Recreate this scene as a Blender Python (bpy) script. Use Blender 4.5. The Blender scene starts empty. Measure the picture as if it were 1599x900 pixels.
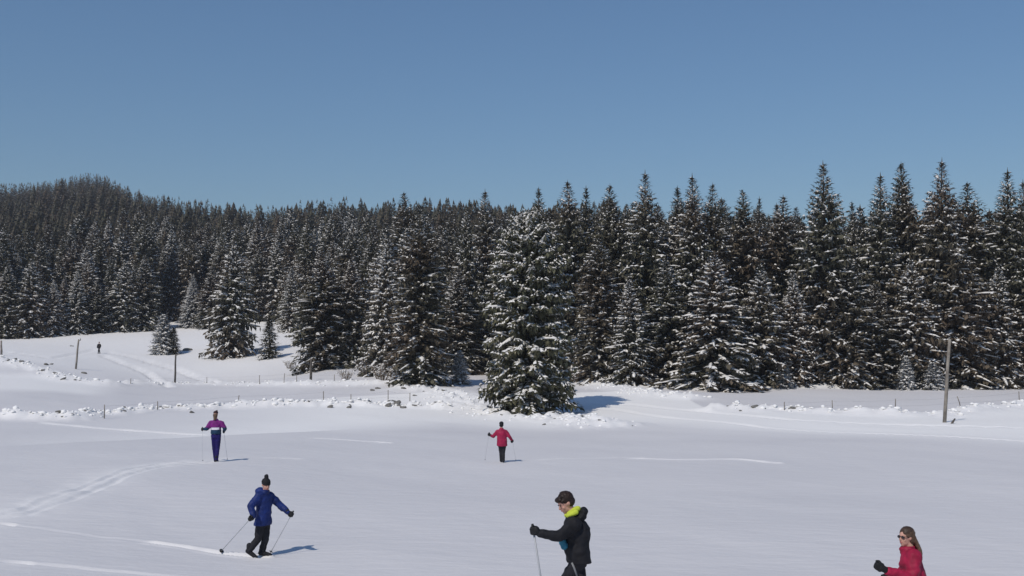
import bpy, bmesh, math, random
import numpy as np
from mathutils import Vector, Matrix, noise as mnoise

random.seed(11)
rng = np.random.default_rng(11)
scene = bpy.context.scene
COL = scene.collection
R = math.radians

# ------------------------------------------------------------------ camera
F_PX = 1715.0            # focal length in photo pixels (photo 1599 x 900)
W, H = 1599.0, 900.0
CAM_Z = 4.0
PITCH = math.atan(110.0 / F_PX)
cam = bpy.data.cameras.new("camera")
cam.sensor_width = 36.0
cam.lens = 36.0 * F_PX / W
cam.clip_start = 0.1
cam.clip_end = 8000
cam_ob = bpy.data.objects.new("camera", cam)
cam_ob.location = (0, 0, CAM_Z)
cam_ob.rotation_euler = (math.pi / 2 + PITCH, 0, 0)
COL.objects.link(cam_ob)
scene.camera = cam_ob

# ------------------------------------------------------------------ light
SUN_ELEV = R(49)
SUN_FROM = Vector((-0.53, -0.85, 0)).normalized()      # horizontal direction towards the sun
world = bpy.data.worlds.new("World")
scene.world = world
world.use_nodes = True
nt = world.node_tree
bg = nt.nodes["Background"]
sky = nt.nodes.new("ShaderNodeTexSky")
sky.sky_type = 'NISHITA'
sky.sun_disc = False
sky.sun_elevation = SUN_ELEV
sky.sun_rotation = math.atan2(SUN_FROM.x, SUN_FROM.y)
sky.altitude = 1200
sky.air_density = 1.65
sky.dust_density = 1.0
sky.ozone_density = 10.0
nt.links.new(sky.outputs[0], bg.inputs[0])
bg.inputs[1].default_value = 0.100

sun = bpy.data.lights.new("sun", 'SUN')
sun.energy = 3.4
sun.angle = R(0.53)
sun.color = (1.0, 0.93, 0.835)
sun_ob = bpy.data.objects.new("sun", sun)
d = Vector((SUN_FROM.x * math.cos(SUN_ELEV), SUN_FROM.y * math.cos(SUN_ELEV), math.sin(SUN_ELEV)))
sun_ob.rotation_euler = d.to_track_quat('Z', 'Y').to_euler()
sun_ob.location = (-30, -20, 40)
COL.objects.link(sun_ob)

vs = scene.view_settings
vs.view_transform = 'Standard'
vs.look = 'None'
vs.exposure = -0.34
vs.gamma = 1.0
scene.cycles.max_bounces = 5
scene.cycles.diffuse_bounces = 3

# ------------------------------------------------------------------ helpers
CT, ST = math.cos(PITCH), math.sin(PITCH)


def P(px, py, d):
    """world point seen at photo pixel (px,py) at depth d (metres along world y)"""
    u = (px - W / 2) / F_PX
    v = (H / 2 - py) / F_PX
    ry = CT - v * ST
    rz = ST + v * CT
    return Vector((u / ry * d, d, CAM_Z + rz / ry * d))


def zpx(py, d):
    return P(W / 2, py, d).z


def project(x, y, z):
    dz = z - CAM_Z
    depth = y * CT + dz * ST
    up = -y * ST + dz * CT
    return W / 2 + F_PX * x / depth, H / 2 - F_PX * up / depth


def sstep(a, b, x):
    t = np.clip((x - a) / (b - a), 0, 1)
    return t * t * (3 - 2 * t)


def hash2(ix, iy, seed):
    h = (ix.astype(np.int64) * 374761393 + iy.astype(np.int64) * 668265263 + seed * 974711) & 0xffffffff
    h = ((h ^ (h >> 13)) * 1274126177) & 0xffffffff
    h = h ^ (h >> 16)
    return (h & 0xffffff) / float(0xffffff)


def vnoise(x, y, seed=0):
    ix, iy = np.floor(x), np.floor(y)
    fx, fy = x - ix, y - iy
    fx, fy = fx * fx * (3 - 2 * fx), fy * fy * (3 - 2 * fy)
    a = hash2(ix, iy, seed); b = hash2(ix + 1, iy, seed)
    c = hash2(ix, iy + 1, seed); e = hash2(ix + 1, iy + 1, seed)
    return (a * (1 - fx) + b * fx) * (1 - fy) + (c * (1 - fx) + e * fx) * fy * 1.0 - 0.5


# ------------------------------------------------------------------ materials
def new_mat(name):
    m = bpy.data.materials.new(name)
    m.use_nodes = True
    return m, m.node_tree, m.node_tree.nodes["Principled BSDF"]


def noise_mat(name, c1, c2, scale=8.0, rough=0.8, bump=0.0, bscale=None, spec=0.3, coords='Object', detail=4, bdist=0.02):
    m, t, b = new_mat(name)
    tc = t.nodes.new("ShaderNodeTexCoord")
    n = t.nodes.new("ShaderNodeTexNoise")
    n.inputs["Scale"].default_value = scale
    n.inputs["Detail"].default_value = detail
    t.links.new(tc.outputs[coords], n.inputs["Vector"])
    r = t.nodes.new("ShaderNodeValToRGB")
    r.color_ramp.elements[0].position = 0.35
    r.color_ramp.elements[1].position = 0.65
    r.color_ramp.elements[0].color = (*c1, 1)
    r.color_ramp.elements[1].color = (*c2, 1)
    t.links.new(n.outputs["Fac"], r.inputs[0])
    t.links.new(r.outputs[0], b.inputs["Base Color"])
    b.inputs["Roughness"].default_value = rough
    b.inputs["Specular IOR Level"].default_value = spec
    if bump:
        n2 = t.nodes.new("ShaderNodeTexNoise")
        n2.inputs["Scale"].default_value = bscale or scale * 3
        n2.inputs["Detail"].default_value = 5
        t.links.new(tc.outputs[coords], n2.inputs["Vector"])
        bp = t.nodes.new("ShaderNodeBump")
        bp.inputs["Strength"].default_value = bump
        bp.inputs["Distance"].default_value = bdist
        t.links.new(n2.outputs["Fac"], bp.inputs["Height"])
        t.links.new(bp.outputs[0], b.inputs["Normal"])
    return m


def needle_mat(name, c1, c2, c3):
    """needles: mottled along the tree, a slow change from tree to tree"""
    m, t, b = new_mat(name)
    tc = t.nodes.new("ShaderNodeTexCoord")
    n = t.nodes.new("ShaderNodeTexNoise"); n.inputs["Scale"].default_value = 1.3
    t.links.new(tc.outputs["Object"], n.inputs["Vector"])
    r = t.nodes.new("ShaderNodeValToRGB")
    r.color_ramp.elements[0].position = 0.3; r.color_ramp.elements[0].color = (*c1, 1)
    r.color_ramp.elements[1].position = 0.7; r.color_ramp.elements[1].color = (*c2, 1)
    t.links.new(n.outputs["Fac"], r.inputs[0])
    g = t.nodes.new("ShaderNodeNewGeometry")
    n2 = t.nodes.new("ShaderNodeTexNoise"); n2.inputs["Scale"].default_value = 0.13; n2.inputs["Detail"].default_value = 1
    t.links.new(g.outputs["Position"], n2.inputs["Vector"])
    r2 = t.nodes.new("ShaderNodeValToRGB")
    r2.color_ramp.elements[0].position = 0.42; r2.color_ramp.elements[0].color = (0, 0, 0, 1)
    r2.color_ramp.elements[1].position = 0.68; r2.color_ramp.elements[1].color = (1, 1, 1, 1)
    t.links.new(n2.outputs["Fac"], r2.inputs[0])
    mx = t.nodes.new("ShaderNodeMixRGB")
    t.links.new(r2.outputs[0], mx.inputs[0])
    t.links.new(r.outputs[0], mx.inputs[1])
    mx.inputs[2].default_value = (*c3, 1)
    t.links.new(mx.outputs[0], b.inputs["Base Color"])
    b.inputs["Roughness"].default_value = 0.75
    b.inputs["Specular IOR Level"].default_value = 0.25
    return m


M_NEEDLE = needle_mat("spruce_needles", (0.064, 0.063, 0.042), (0.120, 0.113, 0.080), (0.118, 0.090, 0.064))
M_NEEDLE_PALE = needle_mat("pale_spruce_needles", (0.064, 0.066, 0.040), (0.122, 0.120, 0.076), (0.115, 0.110, 0.066))
M_FROST = needle_mat("frosted_needles", (0.15, 0.155, 0.15), (0.34, 0.345, 0.345), (0.22, 0.22, 0.215))
M_BARK = noise_mat("spruce_bark", (0.05, 0.038, 0.03), (0.11, 0.09, 0.075), 3.0, 0.9, 0.5)
M_TSNOW = noise_mat("branch_snow", (0.74, 0.72, 0.69), (0.86, 0.84, 0.81), 2.0, 0.7, 0.3, 9.0)
M_CLOD = noise_mat("snow_clods", (0.84, 0.83, 0.81), (0.90, 0.89, 0.88), 5.0, 0.7, 0.3, 14.0)
M_STONE = noise_mat("limestone", (0.10, 0.095, 0.085), (0.26, 0.25, 0.23), 5.0, 0.9, 0.6, 18.0)
M_WOOD = noise_mat("weathered_wood", (0.16, 0.14, 0.12), (0.30, 0.27, 0.23), 2.5, 0.85, 0.4, 12.0)
M_WOODDK = noise_mat("dark_wood", (0.06, 0.055, 0.05), (0.12, 0.105, 0.09), 4.0, 0.85, 0.4, 12.0)
M_WIRE = noise_mat("galvanised_wire", (0.2, 0.2, 0.2), (0.3, 0.3, 0.3), 4.0, 0.5)
M_TWIG = noise_mat("bare_twigs", (0.13, 0.10, 0.075), (0.24, 0.20, 0.16), 3.0, 0.9)

# snow ground
M_SNOW, t, b = new_mat("field_snow")
at = t.nodes.new("ShaderNodeAttribute"); at.attribute_name = "whiteness"
geo = t.nodes.new("ShaderNodeNewGeometry")
big = t.nodes.new("ShaderNodeTexNoise"); big.inputs["Scale"].default_value = 0.09; big.inputs["Detail"].default_value = 3
t.links.new(geo.outputs["Position"], big.inputs["Vector"])
rp = t.nodes.new("ShaderNodeValToRGB")
rp.color_ramp.elements[0].position = 0.3; rp.color_ramp.elements[0].color = (0.655, 0.642, 0.648, 1)
rp.color_ramp.elements[1].position = 0.7; rp.color_ramp.elements[1].color = (0.705, 0.690, 0.690, 1)
t.links.new(big.outputs["Fac"], rp.inputs[0])
mx = t.nodes.new("ShaderNodeMixRGB")
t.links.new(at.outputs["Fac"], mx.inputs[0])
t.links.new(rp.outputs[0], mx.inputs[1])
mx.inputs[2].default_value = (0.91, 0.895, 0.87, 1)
t.links.new(mx.outputs[0], b.inputs["Base Color"])
b.inputs["Roughness"].default_value = 0.62
b.inputs["Specular IOR Level"].default_value = 0.25
mp = t.nodes.new("ShaderNodeMapping"); mp.inputs["Scale"].default_value = (1.0, 2.2, 1.0)
mp.inputs["Rotation"].default_value = (0, 0, R(18))
t.links.new(geo.outputs["Position"], mp.inputs["Vector"])
n1 = t.nodes.new("ShaderNodeTexNoise"); n1.inputs["Scale"].default_value = 1.1; n1.inputs["Detail"].default_value = 8; n1.inputs["Roughness"].default_value = 0.6
t.links.new(mp.outputs[0], n1.inputs["Vector"])
bp = t.nodes.new("ShaderNodeBump"); bp.inputs["Strength"].default_value = 0.42; bp.inputs["Distance"].default_value = 0.10
t.links.new(n1.outputs["Fac"], bp.inputs["Height"])
t.links.new(bp.outputs[0], b.inputs["Normal"])

# ------------------------------------------------------------------ terrain heights
# each column: azimuth given by its photo x, then (distance, ground height) pairs
def col(*pts):
    return pts


NEAR = [(0, 2.4), (4, 1.9), (8, 1.25)]
COLS = {
    -420: NEAR + [(14, .5), (22, .15), (38, .35), (55, .1), (73, .1), (90, 1.0), (113, 2.4), (122, 3.9), (180, 7), (190, 8), (300, 26), (450, 55), (650, 92), (720, 88), (1200, 20), (4000, 0)],
    0: NEAR + [(14, .5), (22, .1), (38, .35), (55, .1), (73, .05), (90, .9), (113, 2.1), (124, 3.65), (180, 6.7), (190, 7.4), (300, 26), (450, 54), (650, 86), (720, 80), (1200, 20), (4000, 0)],
    150: NEAR + [(14, .5), (22, .05), (38, .35), (55, .1), (75, .05), (95, .5), (113, 1.3), (130, 2.9), (170, 5.2), (200, 9.0), (300, 27), (450, 60), (700, 114), (760, 100), (1200, 20), (4000, 0)],
    270: NEAR + [(14, .5), (22, .0), (38, .35), (55, .1), (79, .1), (100, .3), (128, .95), (160, 4.6), (210, 10.0), (300, 27), (450, 53), (590, 70), (660, 60), (1200, 15), (4000, 0)],
    400: NEAR + [(14, .52), (22, -.02), (38, .3), (55, .1), (82, .2), (100, .5), (125, 1.2), (150, 4.0), (200, 10.0), (300, 25), (420, 48), (520, 60), (600, 52), (1200, 10), (4000, 0)],
    520: NEAR + [(14, .54), (22, -.02), (40, .1), (55, .05), (84, .35), (102, 1.2), (120, 2.9), (140, 4.2), (180, 8.2), (300, 27), (450, 52), (540, 45), (1200, 8), (4000, 0)],
    650: NEAR + [(14, .56), (22, 0), (40, 0), (55, 0), (84, .35), (92, .9), (100, 1.65), (125, 2.6), (180, 8.5), (300, 28), (420, 49), (520, 42), (1200, 5), (4000, 0)],
    800: NEAR + [(14, .56), (22, 0), (42, -.1), (60, -.15), (80, -.2), (90, .45), (105, 1.3), (125, 2.4), (180, 8.5), (280, 27), (380, 41), (480, 36), (1200, 4), (4000, 0)],
    950: NEAR + [(14, .53), (22, 0), (42, -.1), (60, -.1), (78, .15), (92, 1.2), (105, 1.45), (125, 2.4), (170, 8), (260, 24), (320, 32), (420, 28), (1200, 2), (4000, 0)],
    1130: NEAR + [(14, .4), (22, 0), (42, 0), (58, 0), (70, .12), (79, .3), (90, .75), (101, 1.25), (125, 2.3), (170, 8), (220, 17), (300, 14), (1200, 2), (4000, 0)],
    1350: NEAR + [(14, .18), (22, -.05), (42, -.03), (55, 0), (66, .1), (77, .3), (90, .75), (105, 1.25), (125, 2.4), (180, 9), (260, 7), (1200, 0), (4000, 0)],
    1600: NEAR + [(14, .15), (22, -.05), (42, -.03), (52, 0), (64, .15), (78, .5), (92, .8), (106, 1.32), (125, 2.5), (180, 9), (260, 7), (1200, 0), (4000, 0)],
    2000: NEAR + [(14, .15), (22, -.05), (42, -.03), (52, 0), (64, .15), (78, .6), (92, .9), (106, 1.4), (125, 2.5), (180, 9), (260, 7), (1200, 0), (4000, 0)],
}
RG = np.concatenate([np.linspace(0, 20, 41)[:-1], np.geomspace(20, 4000, 400)])
PHI = np.linspace(R(-36), R(36), 289)
_cp = np.array([math.atan((k - W / 2) / F_PX) for k in sorted(COLS)])
_tab = []
for k in sorted(COLS):
    pts = COLS[k]
    c = math.cos(math.atan((k - W / 2) / F_PX))
    dd = np.array([p[0] for p in pts], float) / c
    zz = np.array([p[1] for p in pts], float)
    # smooth piecewise interpolation (Hermite with limited slopes)
    sl = np.diff(zz) / np.diff(dd)
    m = np.zeros_like(zz)
    m[1:-1] = np.where(sl[1:] * sl[:-1] > 0, 2 * sl[1:] * sl[:-1] / (sl[1:] + sl[:-1] + 1e-12), 0)
    m[0], m[-1] = sl[0], 0
    i = np.clip(np.searchsorted(dd, RG, side='right') - 1, 0, len(dd) - 2)
    h = dd[i + 1] - dd[i]
    tt = np.clip((RG - dd[i]) / h, 0, 1)
    zc = ((2 * tt**3 - 3 * tt**2 + 1) * zz[i] + (tt**3 - 2 * tt**2 + tt) * h * m[i]
          + (-2 * tt**3 + 3 * tt**2) * zz[i + 1] + (tt**3 - tt**2) * h * m[i + 1])
    _tab.append(zc)
_tab = np.array(_tab)
ZT = np.zeros((len(PHI), len(RG)))
for j in range(len(RG)):
    ZT[:, j] = np.interp(PHI, _cp, _tab[:, j])
ker = np.exp(-0.5 * (np.arange(-14, 15) / 6.0) ** 2); ker /= ker.sum()
pad = np.pad(ZT, ((14, 14), (0, 0)), mode='edge')
ZT = np.array([np.convolve(pad[:, j], ker, mode='valid') for j in range(len(RG))]).T


def base_z(x, y):
    x = np.asarray(x, float); y = np.asarray(y, float)
    r = np.hypot(x, y); ph = np.clip(np.arctan2(x, y), PHI[0], PHI[-1])
    fp = (ph - PHI[0]) / (PHI[1] - PHI[0]); ip = np.clip(fp.astype(int), 0, len(PHI) - 2); fp = fp - ip
    ir = np.clip(np.searchsorted(RG, r, side='right') - 1, 0, len(RG) - 2)
    fr = np.clip((r - RG[ir]) / (RG[ir + 1] - RG[ir]), 0, 1)
    z = (ZT[ip, ir] * (1 - fp) + ZT[ip + 1, ir] * fp) * (1 - fr) + (ZT[ip, ir + 1] * (1 - fp) + ZT[ip + 1, ir + 1] * fp) * fr
    # rolling of the wooded hills, beyond the field
    far = sstep(220, 420, r)
    z = z + far * 7.0 * vnoise(x / 70.0, y / 70.0, 5) + far * 3.0 * vnoise(x / 28.0, y / 28.0, 6)
    return z


def hit(px, py, dmin=8.0, dmax=900.0):
    """first place where the sight line of a photo pixel meets the ground"""
    ds = np.geomspace(dmin, dmax, 6000)
    a = P(px, py, 1.0)
    zz = CAM_Z + (a.z - CAM_Z) * ds
    g = base_z(a.x * ds, ds)
    k = np.where(zz <= g)[0]
    k = k[0] if len(k) else len(ds) - 1
    return Vector((a.x * ds[k], ds[k], g[k]))


def gpt(px, d):
    x = (px - W / 2) / F_PX * d
    return Vector((x, d, float(base_z(x, d))))


def poly(pts):
    return [hit(*p) for p in pts]


def poly_dist(x, y, pts):
    """distance to a polyline and length along it"""
    best = np.full(x.shape, 1e9); along = np.zeros(x.shape); side = np.zeros(x.shape)
    L = 0.0
    for a, c in zip(pts[:-1], pts[1:]):
        dx, dy = c.x - a.x, c.y - a.y
        ln = math.hypot(dx, dy) + 1e-9
        tt = np.clip(((x - a.x) * dx + (y - a.y) * dy) / ln**2, 0, 1)
        ex, ey = x - (a.x + tt * dx), y - (a.y + tt * dy)
        ds = np.hypot(ex, ey)
        s = (dx * ey - dy * ex) / ln
        k = ds < best
        best[k] = ds[k]; along[k] = L + tt[k] * ln; side[k] = np.where(s[k] < 0, -ds[k], ds[k])
        L += ln
    return best, along, side


WALL = poly([(-60, 655), (0, 655), (60, 657), (110, 657), (160, 651), (250, 644), (350, 640), (450, 637), (550, 635), (620, 635), (690, 639)])
WALL2 = poly([(-60, 560), (0, 566), (40, 574), (85, 585), (120, 597), (165, 602)])
FENCE2 = [hit(p, 600) for p in (200, 280, 345, 405, 442, 490, 560, 610)]
BANK = poly([(1120, 642), (1180, 643), (1250, 645), (1340, 647), (1420, 649), (1490, 648), (1540, 641), (1610, 636), (1700, 634)])
HEAP = poly([(640, 606), (700, 615), (745, 640), (800, 655), (860, 655), (905, 660), (945, 668)])
SKIRT = poly([(925, 604), (980, 610), (1030, 618), (1075, 622)])
EDGE = poly([(905, 603), (1000, 607), (1100, 609), (1200, 608), (1350, 606), (1500, 605), (1640, 604)])
TRACKS = [  # polyline, half width, depth, dash strength
    (poly([(-30, 816), (40, 825), (110, 833), (165, 840), (225, 847), (280, 853), (345, 862), (388, 867), (412, 870)]), .09, .12, 1.1),
    (poly([(-30, 876), (0, 878), (140, 888), (210, 893), (275, 899), (380, 908), (520, 915)]), .09, .11, .9),
    (poly([(-40, 812), (0, 812), (45, 806), (80, 792), (130, 776), (180, 753), (215, 739), (260, 729), (336, 721)]), .12, .07, .6),
    (poly([(-40, 806), (0, 806), (40, 798), (70, 783), (115, 769), (165, 748), (200, 735), (250, 726), (336, 720)]), .12, .07, .6),
    (poly([(820, 722), (880, 719), (960, 716)]), .10, .05, .9),
    (poly([(962, 716), (1000, 717), (1050, 718), (1150, 717), (1212, 722)]), .17, .13, .7),
    (poly([(470, 684), (530, 688), (600, 693)]), .22, .15, .5),
    (poly([(50, 660), (200, 672), (250, 676), (310, 679)]), .25, .15, .2),
    (poly([(392, 718), (430, 717), (465, 719)]), .12, .07, .4),
    (poly([(158, 556), (190, 568), (230, 583), (262, 604)]), .5, .35, .1),
    (poly([(166, 550), (230, 565), (280, 580), (340, 598)]), .5, .35, .1),
    (poly([(150, 545), (80, 560), (20, 551), (-40, 547)]), .5, .25, .2),
    (poly([(900, 640), (960, 641), (1050, 653), (1200, 668), (1400, 680), (1620, 693)]), .3, .12, .2),
    (poly([(910, 628), (1000, 635), (1100, 645), (1240, 657), (1420, 664), (1620, 672)]), .35, .14, .2),
]
ROAD_LO = poly([(560, 668), (700, 662), (850, 672), (1000, 664), (1200, 674), (1400, 683), (1640, 695)])


def detail_z(x, y):
    """field relief, banks, heaps and tracks; returns (dz, fresh)"""
    r = np.hypot(x, y)
    near = 1 - sstep(150, 260, r)
    z = near * (0.16 * vnoise(x / 9.0, y / 9.0, 1) + 0.085 * vnoise(x / 3.1 + y / 6, y / 3.7, 2))
    z += near * 0.018 * vnoise(x / 0.7, y / 0.9, 3) * (1 - sstep(40, 70, r))
    whiteness = np.zeros(x.shape)  # how far the snow colour is shifted to white
    n_clod = vnoise(x / 0.55, y / 0.8, 7) + 0.6 * vnoise(x / 0.3, y / 0.5, 8)
    n_long = vnoise(x / 4.0, y / 4.0, 9)
    for pts, hgt, wid, cl in ((WALL, .42, 1.1, .55), (WALL2, .45, 1.8, .5), (BANK, .38, 1.2, .45), (HEAP, .30, 2.0, .6), (SKIRT, .35, 1.6, .5), (EDGE, .30, 1.0, .2), (FENCE2, .25, 1.3, .5)):
        ds, al, sd = poly_dist(x, y, pts)
        k = np.exp(-(ds / wid) ** 2)
        z += k * (hgt * (1 + 0.8 * n_long) + cl * n_clod * 0.7)
        whiteness = np.maximum(whiteness, np.clip(k * 1.3, 0, 1) * (0.75 if pts is not EDGE else .9))
    for pts, hw, dep, dash in TRACKS:
        ds, al, sd = poly_dist(x, y, pts)
        dmod = 1 - dash * 0.78 * sstep(-.10, .12, vnoise(al / .8, al * 0 + 3.3 + hw, 12))
        dmod = dmod * (0.85 + 0.5 * vnoise(al / 2.3, al * 0, 13))
        wob = sd + 0.10 * vnoise(al / 0.9, al * 0 + 1.0, 14)
        g = np.exp(-np.abs(wob / hw) ** 3.5)
        rim = np.exp(-((np.abs(wob) - 1.7 * hw) / (0.5 * hw)) ** 2)
        endf = sstep(0, 1.5, al)
        z += endf * dmod * (-dep * g + 0.33 * dep * rim)
        whiteness = np.maximum(whiteness, np.clip(0.9 * endf * dmod * (g + rim * .8), 0, 0.9))  # brightness of sun-facing groove walls put into the snow colour
    # churned path between the two ruts on the left
    mid = TRACKS[2][0]
    ds, al, sd = poly_dist(x, y, mid)
    k = np.exp(-((sd - 0.5) / 0.9) ** 2) * (ds < 3)
    z += k * 0.07 * vnoise(x / 0.45, y / 0.5, 21)
    whiteness = np.maximum(whiteness, k * 0.35)
    # whiter snow colour on the groomed track that swings round from the heap to the right
    lo, al, sd = poly_dist(x, y, ROAD_LO)
    up = sstep(-5.0, 5.0, sd) * (x > -28) * sstep(-28, -8, x)
    b1 = poly_dist(x, y, BANK)[2]
    band = up * (1 - sstep(-2.5, 0.5, np.where(x > 14, b1, -9))) * (r < 95)
    whiteness = np.maximum(whiteness, 0.95 * band)
    # snow slope on the left below the forest
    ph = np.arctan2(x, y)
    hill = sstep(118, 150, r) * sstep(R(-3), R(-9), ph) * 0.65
    strip = (1 - sstep(R(-21.5), R(-19), ph)) * sstep(104, 112, r) * (1 - sstep(126, 132, r)) * 0.8  # sunlit face of the left bank, painted as whiter snow
    whiteness = np.maximum(whiteness, np.maximum(hill, strip))
    return z, np.clip(whiteness + near * 0.10 * vnoise(x / 6, y / 10, 31), 0, 1)


def ground(x, y):
    x = np.atleast_1d(np.asarray(x, float)); y = np.atleast_1d(np.asarray(y, float))
    return base_z(x, y) + detail_z(x, y)[0]


def gz(x, y):
    return float(ground(x, y)[0])


def build_ground():
    front = np.arange(R(-33), R(33), 0.0021)
    rest = np.linspace(R(33), R(327), 120)
    ang = np.concatenate([front, rest])
    rr = [0.6]
    while rr[-1] < 1500:
        q = rr[-1]
        st = 0.05 if q < 10 else (0.0026 if 17 < q < 46 else 0.0044 if q < 62 else (0.0062 if q < 135 else (0.015 if q < 300 else 0.05)))
        rr.append(q * (1 + st))
    rr = np.array(rr)
    na, nr = len(ang), len(rr)
    A, Q = np.meshgrid(ang, rr, indexing='ij')
    X, Y = (np.sin(A) * Q).ravel(), (np.cos(A) * Q).ravel()
    dz, fr = detail_z(X, Y)
    Z = base_z(X, Y) + dz
    cz = float(base_z(np.array([0.0]), np.array([0.0]))[0])
    verts = np.concatenate([np.stack([X, Y, Z], 1), [[0, 0, cz]]])
    i = np.arange(na); j = np.arange(nr - 1)
    I, J = np.meshgrid(i, j, indexing='ij')
    I2 = (I + 1) % na
    quads = np.stack([I * nr + J, I * nr + J + 1, I2 * nr + J + 1, I2 * nr + J], -1).reshape(-1, 4)
    tris = np.stack([np.full(na, na * nr), i * nr, ((i + 1) % na) * nr], 1)
    me = bpy.data.meshes.new("snow_field")
    nl = quads.size + tris.size
    me.vertices.add(len(verts)); me.vertices.foreach_set("co", verts.ravel())
    me.loops.add(nl)
    me.loops.foreach_set("vertex_index", np.concatenate([quads.ravel()[::1], tris.ravel()]).astype(np.int32))
    st = np.concatenate([np.arange(len(quads)) * 4, len(quads) * 4 + np.arange(len(tris)) * 3]).astype(np.int32)
    me.polygons.add(len(st)); me.polygons.foreach_set("loop_start", st)
    me.update(calc_edges=True); me.validate()
    a = me.attributes.new("whiteness", 'FLOAT', 'POINT')
    a.data.foreach_set("value", np.concatenate([fr, [0]]).astype(np.float32))
    me.polygons.foreach_set("use_smooth", np.ones(len(me.polygons), bool))
    me.materials.append(M_SNOW)
    if me.polygons[0].normal.z < 0:
        me.flip_normals()
    o = bpy.data.objects.new("snow_field", me)
    o["kind"] = "structure"
    COL.objects.link(o)
    return o


build_ground()


# ------------------------------------------------------------------ object helpers
def tag(o, label, cat, group=None, kind=None):
    if label: o["label"] = label
    if cat: o["category"] = cat
    if group: o["group"] = group
    if kind: o["kind"] = kind
    return o


def empty(name, loc=(0, 0, 0), rz=0.0, label=None, cat=None, group=None):
    o = bpy.data.objects.new(name, None)
    o.empty_display_size = 0.3
    o.location = loc; o.rotation_euler = (0, 0, rz)
    COL.objects.link(o)
    return tag(o, label, cat, group)


def link(name, me, parent=None):
    o = bpy.data.objects.new(name, me)
    COL.objects.link(o)
    if parent: o.parent = parent
    return o


def mesh_py(name, v, f, mat, smooth=False, mi=None):
    me = bpy.data.meshes.new(name)
    me.from_pydata(v, [], f)
    for m in (mat if isinstance(mat, (list, tuple)) else [mat]):
        me.materials.append(m)
    if mi is not None:
        me.polygons.foreach_set("material_index", np.asarray(mi, np.int32))
    if smooth:
        me.polygons.foreach_set("use_smooth", np.ones(len(me.polygons), bool))
    me.update()
    return me


def tube(V, Fc, pts, rad, n=6, cap=True):
    """tapered tube through points appended to vertex/face lists"""
    base = len(V)
    for i, p in enumerate(pts):
        a = pts[max(i - 1, 0)]; c = pts[min(i + 1, len(pts) - 1)]
        dv = (Vector(c) - Vector(a)).normalized()
        u = dv.orthogonal().normalized(); w = dv.cross(u)
        for k in range(n):
            an = 2 * math.pi * k / n
            V.append(tuple(Vector(p) + (u * math.cos(an) + w * math.sin(an)) * rad[i]))
    for i in range(len(pts) - 1):
        for k in range(n):
            k2 = (k + 1) % n
            Fc.append((base + i * n + k, base + i * n + k2, base + (i + 1) * n + k2, base + (i + 1) * n + k))
    if cap:
        Fc.append(tuple(base + k for k in reversed(range(n))))
        Fc.append(tuple(base + (len(pts) - 1) * n + k for k in range(n)))


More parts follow.
